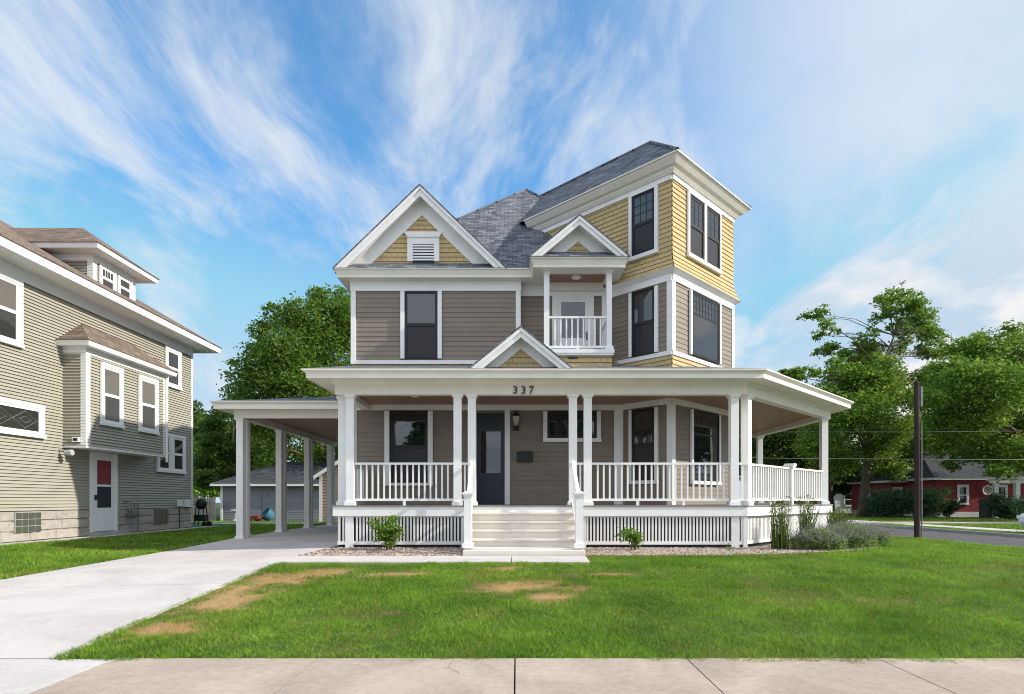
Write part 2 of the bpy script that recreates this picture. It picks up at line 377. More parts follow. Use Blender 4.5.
slab('far_sidewalk', CONC, [(21.4, 22.9, 6, 60)], .02); slab('far_drive', WALKC, [(19.7, 33, 34.5, 37)], .035)

# gravel bed
bedL = [(-3.93, 10.62), (-.96, 10.62), (-.96, 12.5), (-3.7, 12.5), (-3.93, 12.2)]
bedR = [(1.24, 10.72), (3.5, 10.72), (5.0, 11.05), (6.4, 11.6), (7.6, 12.5), (8.5, 13.9), (9.2, 16), (9.2, 20), (8.55, 20), (8.55, 16.2), (4.8, 12.45), (1.24, 12.45)]
m = MB()
for b in (bedL, bedR): m.face([(x, y, gr(x, y)+.012) for x, y in b])
world('bed_soil', m, MULCH, kind='structure')
def inpoly(x, y, P):
    c = np.zeros(np.shape(x), bool)
    for k in range(len(P)):
        (x0, y0), (x1, y1) = P[k], P[k-1]
        if y0 == y1: continue
        c ^= ((y0 > y) != (y1 > y)) & (x < (x1-x0)*(y-y0)/(y1-y0)+x0)
    return c
rng = np.random.default_rng(1)
px_ = rng.uniform(-4, 9.2, 60000); py_ = rng.uniform(10.6, 17, 60000)
k_ = inpoly(px_, py_, bedL) | (inpoly(px_, py_, bedR) & (rng.random(60000) < np.where(py_ < 13, 1, .5)))
px_, py_ = px_[k_], py_[k_]; ns = len(px_)
base = np.array([(1, 0, 0), (0, 1, 0), (-1, 0, 0), (0, -1, 0), (0, 0, 1)], float)
sc = rng.uniform(.014, .034, (ns, 1, 1))*np.array([1, 1, .75]); rot = rng.uniform(0, 6.28, ns)
vv = base[None]*sc*rng.uniform(.7, 1.3, (ns, 5, 3)); cr, sr = np.cos(rot)[:, None], np.sin(rot)[:, None]
vx = vv[..., 0]*cr-vv[..., 1]*sr+px_[:, None]; vy = vv[..., 0]*sr+vv[..., 1]*cr+py_[:, None]; vz = vv[..., 2]+(g(px_, py_)+.008)[:, None]
def fastmesh(name, verts, faces, mat, parent=None, k=None, sm=False):
    me = bpy.data.meshes.new(name); nv = len(verts); nf, kk = faces.shape
    me.vertices.add(nv); me.vertices.foreach_set('co', verts.astype(np.float32).ravel())
    me.loops.add(nf*kk); me.loops.foreach_set('vertex_index', faces.astype(np.int32).ravel())
    me.polygons.add(nf); me.polygons.foreach_set('loop_start', np.arange(0, nf*kk, kk, dtype=np.int32))
    me.update(calc_edges=True); me.materials.append(mat)
    return me
fb = np.array([(0, 1, 4), (1, 2, 4), (2, 3, 4), (3, 0, 4)])
me = fastmesh('gravel', np.stack([vx, vy, vz], -1).reshape(-1, 3), (fb[None]+5*np.arange(ns)[:, None, None]).reshape(-1, 3), STONE)
props(link('gravel', me), 'brown and tan river gravel along the porch skirt', 'gravel', kind='stuff')

# ------------------------------------------------------------------ lawn blades
def blades(regions, seed=3):
    rng = np.random.default_rng(seed); V = []; D = []
    for x0, x1, y0, y1, den, hh, ww, in_ in regions:
        n = int((x1-x0)*(y1-y0)*den); x = rng.uniform(x0, x1, n); y = rng.uniform(y0, y1, n)
        k = in_(x, y); x, y = x[k], y[k]; d = dry(x, y); d = np.where(y > 13, np.minimum(d, .2), d)
        keep = rng.random(len(x)) > d*.45; x, y, d = x[keep], y[keep], d[keep]; n = len(x)
        isdry = np.clip((rng.random(n) < .03+d*1.05+.09*np.clip(vnoise(x, y, 3.1, 7), 0, 1))*rng.uniform(.55, 1, n)+d*.1+.06*np.clip(vnoise(x, y, .9, 8), 0, 1), 0, 1)
        hgt = hh*rng.uniform(.4, 1.25, n)*(1+.3*np.clip(vnoise(x, y, 9., 6), -1, 1))*(1-.45*d)*(1+.35*np.clip(vnoise(x, y, 1.7, 1), -.8, .8)); a = rng.uniform(0, 6.283, n); ln = rng.uniform(.2, 1.7, n)*hgt; b = a+rng.uniform(-1.2, 1.2, n)+1.57
        z = g(x, y)-.004; w = ww*rng.uniform(.6, 1.3, n)
        V.append(np.stack([np.stack([x+np.cos(b)*w, y+np.sin(b)*w, z], -1), np.stack([x-np.cos(b)*w, y-np.sin(b)*w, z], -1),
                           np.stack([x+np.cos(a)*ln, y+np.sin(a)*ln, z+hgt], -1)], 1)); D.append(np.repeat(isdry, 3))
    V = np.concatenate(V).reshape(-1, 3); D = np.concatenate(D)
    me = fastmesh('grass', V, np.arange(len(V)).reshape(-1, 3), LAWNB)
    at_ = me.attributes.new('dry', 'FLOAT', 'POINT'); at_.data.foreach_set('value', D.astype(np.float32))
    return me
def edge(x, y): return vnoise(x, y, 6., 4)*.03+vnoise(x, y, 19., 2)*.015
okL = lambda x, y: (x > -4.05+edge(x, y)*1.3) & (y > 5.10-.03*np.maximum(x, 0)+edge(x, y)*1.6) & ~((x < 1.24) & (y > 9.92+edge(x, y)*.6)) & ~inpoly(x, y, bedR)
okR = lambda x, y: ~inpoly(x, y, bedR) & (x < 14.0) & ~((x < 8.6) & (y > 12.3) & (x-y < -7.6))
okN = lambda x, y: (x < -7.69+edge(x, y)*1.3) & (x > -11.2+edge(x, y))
me = blades([(-4, 6.2, 4.9, 6.5, 9500, .036, .0036, okL), (-4, 8.5, 6.5, 8.5, 7000, .037, .0042, okL), (-4, 11.5, 8.5, 10.9, 4200, .04, .005, okL),
             (1.2, 14, 10.9, 16, 1900, .055, .007, okR), (8.8, 14, 16, 30, 500, .065, .011, okR), (-3.5, 6, 1.9, 3.6, 300, .06, .004, lambda x, y: x > -3.4),
             (-11.3, -7.7, 7.2, 14, 2300, .06, .006, okN), (-11.3, -7.7, 14, 25, 800, .06, .009, okN), (-19, -5, 27.6, 38, 200, .06, .016, lambda x, y: x < 9),
             (22.9, 34, 37.2, 46, 120, .07, .02, lambda x, y: x < 99), (19.7, 21.4, 17, 34.4, 300, .06, .014, lambda x, y: x < 99), (22.9, 34, 22, 34.4, 150, .06, .016, lambda x, y: x < 99)])
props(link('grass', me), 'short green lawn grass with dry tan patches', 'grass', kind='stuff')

# ------------------------------------------------------------------ window / railing helpers
def window(T, F, s0, s1, z0, z1, cas=.1, fw=.05, style='double', frame=BLACKF, glass=GLASS, casing=WHITE, top=None, bot=.08, grid=None, ex=True, label=None, lo=.0, off=.02, upper=None):
    if off: F = Fr(F.xy(0, off), F.n)
    top = cas if top is None else top
    m = MB()
    m.fbox(F, s0-cas, s0, 0, .05, z0, z1).fbox(F, s1, s1+cas, 0, .05, z0, z1)
    if top: m.fbox(F, s0-cas, s1+cas, 0, .053, z1, z1+top)
    if bot: m.fbox(F, s0-cas-.01, s1+cas+.01, 0, .075, z0-bot, z0)
    w = m.build('window', casing, T, label)
    f = MB().fbox(F, s0, s0+fw*.55, 0, .04, z0, z1).fbox(F, s1-fw*.55, s1, 0, .04, z0, z1).fbox(F, s0+fw*.55, s1-fw*.55, 0, .04, z0, z0+fw*.6).fbox(F, s0+fw*.55, s1-fw*.55, 0, .04, z1-fw*.6, z1)
    f.build('frame', frame, w)
    a0, a1, b0, b1 = s0+fw*.55, s1-fw*.55, z0+fw*.6, z1-fw*.6
    def sash(q0, q1, d):
        s = MB(); t = fw*.8
        s.fbox(F, a0, a0+t, .004, d, q0, q1).fbox(F, a1-t, a1, .004, d, q0, q1).fbox(F, a0+t, a1-t, .004, d, q0, q0+t).fbox(F, a0+t, a1-t, .004, d, q1-t, q1)
        return s, (a0+t, a1-t, q0+t, q1-t)
    if style == 'double':
        mid = (b0+b1)/2+lo
        for q0, q1, d, up in ((mid, b1, .030, 1), (b0, mid, .036, 0)):
            s, (c0, c1, e0, e1) = sash(q0, q1, d)
            if grid and up:
                for k in range(1, grid[0]): x = c0+(c1-c0)*k/grid[0]; s.fbox(F, x-.009, x+.009, .016, .027, e0, e1)
                for k in range(1, grid[1]): x = e0+(e1-e0)*k/grid[1]; s.fbox(F, c0, c1, .0165, .0265, x-.009, x+.009)
            so = s.build('sash', frame, w)
            MB().fbox(F, c0, c1, .016, .021-.003*(1-up), e0, e1).build('pane', (upper or glass) if up else (INSECT if glass is GLASS else glass), w)
    else:
        s, (c0, c1, e0, e1) = sash(b0, b1, .03)
        if style == 'transom':
            zt = e0+(e1-e0)*.68; s.fbox(F, c0, c1, .004, .03, zt-.02, zt+.02)
            if grid:
                for k in range(1, grid[0]): x = c0+(c1-c0)*k/grid[0]; s.fbox(F, x-.009, x+.009, .016, .027, zt+.02, e1)
                for k in range(1, grid[1]): x = zt+(e1-zt)*k/grid[1]; s.fbox(F, c0, c1, .0165, .0265, x-.009, x+.009)
        s.build('sash', frame, w); MB().fbox(F, c0, c1, .016, .021, e0, e1).build('pane', glass, w)
    return w

BAL = {}; NB = [0]
def railing(T, F, s0, s1, zb, zt, gap=.125, d=0., hide=False, name='railing', bw=.034):
    m = MB().fbox(F, s0, s1, d-.035, d+.035, zt-.045, zt).fbox(F, s0, s1, d-.028, d+.028, zb, zb+.05)
    if s1-s0 > .7:
        for k in range(1, 1+int((s1-s0)/1.3)):
            x = s0+(s1-s0)*k/(1+int((s1-s0)/1.3)); m.fbox(F, x-.03, x+.03, d-.025, d+.025, zb-.1, zb)
    r = m.build(name, WHITE, T)
    n = max(1, round((s1-s0)/gap)-1); hgt = round(zt-.045-zb-.05, 4)
    if hide:
        m = MB()
        for k in range(n):
            x = s0+(s1-s0)*(k+1)/(n+1); m.fbox(F, x-bw/2, x+bw/2, d-bw/2, d+bw/2, zb+.05, zt-.045)
        o = m.build('balusters', WHITE, r); o['kind'] = 'stuff'; return r
    if (hgt, bw) not in BAL: BAL[(hgt, bw)] = MB().box(-bw/2, bw/2, -bw/2, bw/2, -H, hgt-H).mesh('baluster', WHITE)
    for k in range(n):
        x = s0+(s1-s0)*(k+1)/(n+1); p = F.xy(x, d); w = WO[r]
        link('baluster', BAL[(hgt, bw)], r, (p[0]-w.x, p[1]-w.y, zb+.05+H-w.z), F.rz()); NB[0] += 1
    return r

def hipsolid(x0, x1, y0, y1, z, rx0, ry0, rx1, ry1, rz):   # hip roof with a ridge
    m = MB(); A, B, D_, E = (x0, y0, z), (x1, y0, z), (x1, y1, z), (x0, y1, z); P, Q = (rx0, ry0, rz), (rx1, ry1, rz)
    return m, A, B, D_, E, P, Q

# ================================================================== the main house
HS = thing('house', 'tall taupe and yellow Victorian house with wraparound porch, balcony and corner tower', 'house', (0, 14.6, .37))
Fw = Fr((0, 14.6), (0, -1)); Fw2 = Fr((0, 14.9), (0, -1))
TC = (3.54, 13.59); TW = 3.09
FtR = Fr(TC, (1, -1)); FtL = Fr(TC, (-1, -1))      # left face: s runs negative away from the corner
Fl = Fr((-4.05, 26), (-1, 0)); Frt = Fr((4.1, 14.9), (1, 0)); Fb = Fr((4.1, 26), (0, 1))
TR = FtR.xy(TW, 0); FtB = Fr(TR, (1, 1))
# solid cores behind the boards
core = MB().prism([(-4.04, 14.61), (2.6, 14.61), (4.09, 16.1), (4.09, 25.99), (-4.04, 25.99)], -1.4, 3.4)
core.prism([(-4.04, 14.615), (.06, 14.615), (.06, 14.91), (4.085, 14.91), (4.085, 25.98), (-4.035, 25.98)], 3.4, 5.4)
q = [FtL.xy(0, -.012), FtR.xy(TW-.01, -.01), FtB.xy(4.2, -.01), FtL.xy(-4.3, -.012)]
core.prism([FtL.xy(-.008, -.012), FtR.xy(TW-.01, -.01), FtB.xy(2.2, -.012), FtL.xy(-2.2, -.012)], -1.4, 5.1)
core.prism([FtL.xy(-.009, -.013), FtR.xy(TW-.011, -.011), FtB.xy(4.2, -.011), FtL.xy(-4.3, -.013)], 5.1, 7.5)
core.build('wall_core', TAUPE, HS)
# first floor siding
EX = .118; sd = MB()
sd.lap(Fw, -4.05, 2.53, -.11, 2.2, EX); sd.lap(FtL, -1.42, -.0, -.11, 2.2, EX); sd.lap(FtR, .0, TW, -.11, 2.2, EX)
sd.lap(Fl, 0, 11.4, -.3, 5.3, EX); sd.lap(Frt, 2.0, 11.1, -.11, 5.3, EX); sd.lap(Fb, 0, 8.15, -.3, 5.3, EX); sd.lap(FtB, 0, 2.2, -.11, 5.02, EX)
# second floor siding
sd.lap(Fw, -4.05, .07, 3.42, 5.12, EX); sd.lap(Fw2, .07, 2.25, 3.3, 5.1, EX); sd.lap(FtL, -1.9, 0, 3.42, 5.02, EX); sd.lap(FtR, 0, TW, 3.42, 5.02, EX)
sd.build('siding', TAUPE, HS)
MB().box(-4.03, 4.08, 14.63, 25.97, -1.6, -.12).build('foundation', FOUND, HS)
# shingle skirts and tower shingles
sh = MB()
sh.lap(Fw, -4.05, .07, 3.1, 3.325, .112, .02); sh.lap(FtL, -1.9, 0, 3.0, 3.325, .112, .02); sh.lap(FtR, 0, TW, 3.0, 3.325, .112, .02)
sh.build('shingle_skirt', SHINGLE, HS); sh = MB()
def flare(F, s0, s1, e0, e1):     # tower storey with its shingles kicked out at the foot
    z = 5.26; k = 0
    while z < 7.32:
        t = min(z+.112, 7.33); o = max(0, .13*(1-(z-5.26)/.5))**1 if z < 5.76 else 0; o2 = max(0, .13*(1-(t-5.26)/.5)) if t < 5.76 else 0
        o = o*o/.13; o2 = o2*o2/.13
        a0, a1, b0, b1 = s0-e0*o, s1+e1*o, s0-e0*o2, s1+e1*o2
        sh.face([(*F.xy(a0, .02+o), z), (*F.xy(a1, .02+o), z), (*F.xy(b1, .004+o2), t), (*F.xy(b0, .004+o2), t)], [(a0, z-5.26), (a1, z-5.26), (b1, t-5.26), (b0, t-5.26)])
        sh.face([(*F.xy(a0, 0), z), (*F.xy(a1, 0), z), (*F.xy(a1, .02+o), z), (*F.xy(a0, .02+o), z)]); z = t
flare(FtL, -4.3, 0, 0, 1); flare(FtR, 0, TW, 1, 1); flare(FtB, 0, 4.2, 1, 0)
sh.build('shingle_wall', SHINGLE, HS)
# trim
tr = MB()
tr.fbox(Fw, -4.07, -3.95, 0, .035, 3.42, 5.12).fbox(Fw, -.03, .09, 0, .035, 3.42, 5.12)              # corner boards
tr.fbox(Fw, -4.07, .09, 0, .05, 3.325, 3.42)                                                          # belt
tr.fbox(Fw, -4.08, .10, 0, .045, 5.12, 5.37)
tr.fbox(Fw2, .1, 2.6, 0, .045, 5.1, 5.37)
tr.fbox(Fw2, 2.12, 2.22, 0, .03, 3.3, 5.1).fbox(Fw, 2.38, 2.53, 0, .03, -.11, 2.2).fbox(Fw, -4.07, -3.93, 0, .03, -.11, 2.2)
tr.fbox(Fw, -4.05, 2.53, 0, .04, 2.2, 2.34)
for F, a, b in ((FtL, -1.9, 0), (FtR, 0, TW)):
    c0, c1 = (0, .0) if F is FtL else (0, 0)
    tr.fbox(F, a, b, 0, .035, 3.325, 3.42)
    tr.fbox(F, a, b, 0, .035, 2.2, 2.34)
    tr.fbox(F, a-(0 if F is FtL else .0), b, 0, .04, 5.02, 5.18)
tr.fbox(FtL, -.12, .03, 0, .03, 3.42, 5.02).fbox(FtR, .0, .11, 0, .029, 3.42, 5.02).fbox(FtR, TW-.1, TW+.03, 0, .03, 3.42, 5.02)
tr.fbox(FtL, -.12, .03, 0, .03, -.11, 2.2).fbox(FtR, .0, .11, 0, .029, -.11, 2.2).fbox(FtR, TW-.1, TW+.03, 0, .03, -.11, 2.2)
tr.fbox(FtL, -1.42, -1.33, 0, .03, -.11, 2.2).fbox(FtL, -1.83, -1.72, 0, .03, 3.42, 5.02)
tr.fbox(FtL, -4.3, .0, .0, .04, 7.33, 7.56).fbox(FtR, 0, TW, 0, .041, 7.33, 7.56).fbox(FtB, 0, 4.2, 0, .04, 7.33, 7.56)
tr.sweep([FtL.xy(-1.9, 0), TC, TR, FtB.xy(2.2, 0)], [(0, 5.18), (.06, 5.18), (.16, 5.255), (0, 5.255)])
tr.build('trim', WHITE, HS)
# --- main roof
ap, bk = (.28, 18.8, 9.8), (.28, 22, 9.8)
e = dict(x0=-4.42, x1=4.3, y0=14.5, y1=26.4, z=5.55)
FL_, FR_, BR_, BL_ = (-4.42, 14.52, 5.55), (4.3, 14.52, 5.55), (4.3, 26.35, 5.55), (-4.42, 26.35, 5.55)
rf = MB(); rf.face([FL_, FR_, ap]); rf.face([FR_, BR_, bk, ap]); rf.face([BR_, BL_, bk]); rf.face([BL_, FL_, ap, bk])
roof = rf.build('roof', ROOF, HS)
# tower roof
ov = .33; rise = 9.47; ez = 7.73
eL0, eC, eR, eB0 = FtL.xy(-4.6, ov), FtR.xy(-ov, ov), FtR.xy(TW+ov, ov), FtB.xy(4.6, ov)
mid = FtR.xy(TW/2, -TW/2); rend = FtR.xy(TW/2, -6.05)
rt = MB(); rt.face([(*eL0, ez), (*eC, ez), (*mid, rise), (*rend, rise)]); rt.face([(*eC, ez), (*eR, ez), (*mid, rise)]); rt.face([(*eR, ez), (*eB0, ez), (*rend, rise), (*mid, rise)]); rt.face([(*eB0, ez), (*eL0, ez), (*rend, rise)])
rt.build('tower_roof', ROOF, HS)
cp = MB()
for a, b in ((eC, mid), (eR, mid), (mid, rend)):
    za = ez if a is not mid else rise
    cp.tube([(*a, za+.01), (*b, rise+.015)], .045, 6)
for a, b in ((FL_, ap), (FR_, ap), (ap, bk)): cp.tube([a, b], .045, 6)
cp.build('ridge_cap', ROOF, HS)
ev = MB()
ev.sweep([FtL.xy(-4.4, 0), TC, TR, FtB.xy(4.4, 0)], [(.02, 7.50), (.12, 7.50), (.13, 7.54), (.20, 7.57), (.29, 7.67), (.30, 7.70), (.345, 7.705), (.345, 7.735), (.02, 7.735)])
ev.sweep([FtL.xy(-4.4, .04), FtL.xy(.04, .04), FtR.xy(TW+.04, .04), FtB.xy(4.4, .04)], [(0, 7.44), (.03, 7.44), (.09, 7.51), (0, 7.51)])
# main eaves: left block, recess, stub
ev.sweep([(-4.05, 26), (-4.05, 14.6), (.1, 14.6), (.1, 14.9)], [(.0, 5.36), (.28, 5.36), (.28, 5.41), (.33, 5.53), (.35, 5.53), (.35, 5.56), (0, 5.56)])
ev.sweep([(2.5, 14.9), (2.80, 14.9)], [(.0, 5.356), (.32, 5.356), (.32, 5.41), (.37, 5.53), (.39, 5.53), (.39, 5.56), (0, 5.56)])
ev.box(.06, .8, 14.45, 14.95, 5.362, 5.40); ev.build('eaves', CREAM, HS)
# pent strip and gables
def gable(xc, w, z0, rs, yf, yw, yb, pitchboard, label, shn=.0, frz=.34, rk=.24, pent=.14, vent=False):
    sl = rs/w; ro = MB(); t = .1
    for sg in (-1, 1):
        A = [(xc+sg*(w+.03), yf-.05, z0-.03*sl), (xc, yf-.05, z0+rs), (xc, yb, z0+rs), (xc+sg*(w+.03), yb, z0-.03*sl)]
        if sg > 0: A = A[::-1]
        ro.face([(p[0], p[1], p[2]+.03) for p in A]); ro.face([(p[0], p[1], p[2]) for p in A[::-1]])
        for i in range(4):
            a, b = A[i], A[(i+1) % 4]; ro.face([a, b, (b[0], b[1], b[2]+.03), (a[0], a[1], a[2]+.03)])
    gp = ro.build('gable_roof', ROOF, HS)
    rkb = MB(); F = Fr((xc, yf), (0, -1))
    for sg in (-1, 1):
        for d0, d1, h0, h1 in ((-.05, 0, .0, rk), (0, .035, .0, .09)):
            P = [(sg*(w-.008), z0), (0, z0+rs-.008), (0, z0+rs-h1), (sg*(w-(h1)/sl), z0)]
            if sg > 0: P = P[::-1]
            rkb.fprism(F, P[::-1], d0, d1)
        # sloping soffit
        a = .16; so = [(xc+sg*w*.97, yf+.05, z0+.03*rs-a), (xc, yf+.05, z0+rs-a), (xc, yw, z0+rs-a), (xc+sg*w*.97, yw, z0+.03*rs-a)]
        rkb.face(so if sg > 0 else so[::-1])
    # frieze on the wall
    Fg = Fr((xc, yw), (0, -1)); zt = z0+rs-a; hb = frz
    for sg in (-1, 1):
        ww = (zt-(z0+pent*.3))/sl; wi = ww-hb/sl
        P = [(sg*ww, z0+pent*.3), (0, zt), (0, zt-hb), (sg*wi, z0+pent*.3)]
        if sg > 0: P = P[::-1]
        rkb.fprism(Fg, P[::-1], 0, .03)
    rkb.build('gable_trim', WHITE, gp)
    # shingled triangle
    sm = MB(); zt2 = zt-hb+.05; lim = lambda z: (-(zt2-z)/sl, (zt2-z)/sl)
    z = z0+pent*.7; sm.lap(Fg, 0, 0, z, zt2-.01, .112, .02, lim=lambda q: lim(min(q, zt2)))
    sm.build('gable_shingles', SHINGLE, gp)
    bk_ = MB().face([(xc-w*.98, yw+.006, z0), (xc+w*.98, yw+.006, z0), (xc, yw+.006, z0+rs*.98)]); bk_.build('gable_backing', SHINGLE, gp)
    if pent:
        p = MB(); p.face([(xc-w*1.0, yf-.03, z0-.005), (xc+w*1.0, yf-.03, z0-.005), (xc+w*.86, yw, z0+pent), (xc-w*.86, yw, z0+pent)]); p.build('pent_roof', ROOF, gp)
    return gp
gl = gable(-2.33, 2.05, 5.56, 1.98, 14.27, 14.6, 18.2, .2, '', frz=.40, pent=.25)
p = MB(); p.face([(-.3, 14.25, 5.562), (.45, 14.25, 5.562), (.45, 14.6, 5.81), (-.3, 14.6, 5.81)]); p.build('pent_roof', ROOF, HS)
gb = gable(1.43, 1.12, 5.57, .93, 13.60, 13.95, 16.6, .2, '', frz=.29, rk=.2, pent=.25)
gp_ = gable(.08, 1.02, 2.65, .83, 11.98, 12.3, 14.7, .2, '', frz=.2, rk=.2, pent=.1)
# gable vent
v = MB(); F = Fr((-2.33, 14.6), (0, -1)); c = (421.5-419.9)*14.6/595
v.fbox(F, c-.39, c-.26, 0, .06, 5.84, 6.42).fbox(F, c+.26, c+.39, 0, .06, 5.84, 6.42).fbox(F, c-.26, c+.26, 0, .06, 6.26, 6.42)
v.fprism(F, [(c-.39, 6.42), (c+.39, 6.42), (c+.46, 6.55), (c-.46, 6.55)], 0, .09)
vo = v.build('gable_vent', WHITE, HS)
v = MB()
for k in range(6): z = 5.86+k*.068; v.hexa([(*F.xy(c-.26, .05), z), (*F.xy(c+.26, .05), z), (*F.xy(c+.26, .03), z+.035), (*F.xy(c-.26, .03), z+.035)], [(*F.xy(c-.26, .05), z+.012), (*F.xy(c+.26, .05), z+.012), (*F.xy(c+.26, .03), z+.05), (*F.xy(c-.26, .03), z+.05)])
v.build('louvre', WHITE, vo); MB().fbox(F, c-.26, c+.26, .021, .024, 5.8, 6.26).build('vent_screen', SCREEN, vo)
# --- windows of the house
window(HS, Fw, -3.12, -2.18, .42, 2.18, cas=.12, top=0, bot=.07)
window(HS, Fw, .74, 1.95, 1.51, 2.17, cas=.10, style='single', top=0, bot=.09)
window(HS, Fw, -2.75, -1.94, 3.46, 5.11, cas=.10, top=0, bot=0)
k = 1.414
window(HS, FtL, -.745*k, -.30*k, 3.44, 4.98, cas=.085, top=0, bot=0, lo=-.02)
window(HS, FtL, -.745*k, -.30*k, 5.83, 7.28, cas=.085, top=.04, bot=.09, grid=(3, 3), off=.02)
window(HS, FtR, .58*k, 1.57*k, 3.46, 4.98, cas=.085, top=0, bot=0, style='transom', grid=(8, 3))
tg = window(HS, FtR, .50*k, 1.0*k, 5.83, 7.25, cas=.075, top=.06, bot=.09, grid=(3, 3), off=.02); window(HS, FtR, 1.085*k, 1.585*k, 5.83, 7.25, cas=.065, top=.055, bot=.088, grid=(3, 3), off=.02)
window(HS, FtL, -.745*k, -.30*k, .46, 2.16, cas=.085, top=0, bot=.08)
window(HS, FtR, .62*k, 1.55*k, .46, 2.16, cas=.085, top=0, bot=.08, style='transom', grid=(3, 2))
# --- front door
dX0, dX1 = -.99, -.30
m = MB().fbox(Fw, dX0-.13, dX0, 0, .06, -.11, 2.2).fbox(Fw, dX1, dX1+.13, 0, .06, -.11, 2.2)
door = MB()
gx0, gx1, gz0, gz1 = dX0+.11, dX1-.1, .66, 1.68
door.fbox(Fw, dX0, gx0, 0, .045, -.09, 2.12).fbox(Fw, gx1, dX1, 0, .045, -.09, 2.12).fbox(Fw, gx0, gx1, 0, .045, gz1, 2.12).fbox(Fw, gx0, gx1, 0, .045, .52, gz0).fbox(Fw, gx0, gx1, 0, .045, -.09, .05)
door.fbox(Fw, gx0, gx1, 0, .028, .05, .52).fbox(Fw, gx0, gx1, 0, .044, .27, .33).fbox(Fw, dX0+.05, dX1-.05, .045, .052, 1.80, 1.83)
dr = door.build('front_door', NAVY, HS); m.build('door_casing', WHITE, dr)
MB().fbox(Fw, gx0, gx1, .02, .026, gz0, gz1).build('pane', GLASS, dr)
MB().lathe((dX0+.06, 14.53, .78), [(.015, 0), (.03, .0), (.034, .02), (.02, .03)], 10, 'y').build('handle', IRON, dr)
# balcony door
bx0, bx1 = 1.0, 1.80
m = MB().fbox(Fw2, bx0-.12, bx0, 0, .05, 3.5, 5.1).fbox(Fw2, bx1, bx1+.12, 0, .05, 3.5, 5.1).fbox(Fw2, bx0, bx1, 0, .05, 5.0, 5.1)
gx0, gx1 = bx0+.1, bx1-.1
d2 = MB().fbox(Fw2, bx0, gx0, 0, .04, 3.5, 5.0).fbox(Fw2, gx1, bx1, 0, .04, 3.5, 5.0).fbox(Fw2, gx0, gx1, 0, .04, 4.94, 5.0).fbox(Fw2, gx0, gx1, 0, .04, 3.5, 4.05).fbox(Fw2, gx0+.05, gx1-.05, .04, .048, 3.62, 3.8).fbox(Fw2, gx0+.05, gx1-.05, .04, .048, 3.85, 4.0).build('balcony_door', WHITE, HS)
m.build('door_casing', WHITE, d2); MB().fbox(Fw2, gx0, gx1, .02, .026, 4.05, 4.94).build('pane', GLASS, d2); MB().fbox(Fw2, bx1-.07, bx1-.045, .04, .07, 4.0, 4.2).build('handle', IRON, d2)
# --- balcony
bf = MB().box(.6, 2.25, 13.88, 14.86, 3.38, 3.5).box(.57, 2.27, 13.86, 14.0, 3.43, 3.515); bal = bf.build('balcony', WHITE, HS)
Fbal = Fr((0, 13.95), (0, -1)); m = MB().lap(Fbal, .62, 2.23, 3.0, 3.385, .112, .02); m.lap(Fr((2.23, 13.95), (1, 0)), 0, .9, 3.0, 3.385, .112, .02); m.lap(Fr((.62, 14.85), (-1, 0)), 0, .9, 3.0, 3.385, .112, .02)
m.build('balcony_base', SHINGLE, bal); MB().fbox(Fbal, 1.2, 1.42, .02, .03, 3.31, 3.35).build('scupper', BLACKP, bal)
ev = MB().sweep([(.62, 14.9), (.62, 13.93), (2.24, 13.93), (2.24, 14.9)], [(-.0, 5.351), (.25, 5.351), (.25, 5.405), (.30, 5.527), (.33, 5.527), (.33, 5.572), (0, 5.572)])
ev.box(.62, 2.24, 13.93, 14.05, 5.33, 5.5).box(.62, .74, 14.05, 14.85, 5.33, 5.5).box(2.12, 2.24, 14.05, 14.85, 5.33, 5.5).box(.74, 2.12, 14.72, 14.85, 5.2, 5.5); ev.build('balcony_eaves', CREAM, bal)
MB().box(.74, 2.12, 14.05, 14.72, 5.385, 5.4).build('balcony_ceiling', CEIL, bal); MB().lathe((1.43, 14.35, 5.33), [(.05, 0), (.11, .02), (.12, .055)], 14).build('ceiling_light', LIGHTD, bal)
def post(T, x, y, z0, z1, w=.165, rz=0, name='porch_post', cache={}):
    key = (round(z1-z0, 3), w)
    if key not in cache:
        h = z1-z0; a = w/2; m = MB()
        m.box(-a, a, -a, a, .09-H, h-.06-H)
        for e_, p, q in ((.032, 0, .07), (.018, .07, .09), (.018, h-.06, h-.035), (.034, h-.035, h)): m.box(-a-e_, a+e_, -a-e_, a+e_, p-H, q-H)
        cache[key] = m.mesh(name, WHITE)
    w_ = WO[T]; return link(name, cache[key], T, (x-w_.x, y-w_.y, z0+H-w_.z), rz)
for x in (.694, 2.157): post(HS, x, 13.97, 3.515, 5.36, .125, name='balcony_post')
railing(HS, Fbal, .76, 2.09, 3.56, 4.30, .128, 0, name='balcony_railing', bw=.036)
Fbs = Fr((2.157, 14), (1, 0)); railing(HS, Fbs, .06, .86, 3.56, 4.30, .16, 0, name='balcony_railing', bw=.036); railing(HS, Fr((.694, 14.9), (-1, 0)), .04, .84, 3.56, 4.30, .16, 0, name='balcony_railing', bw=.036)
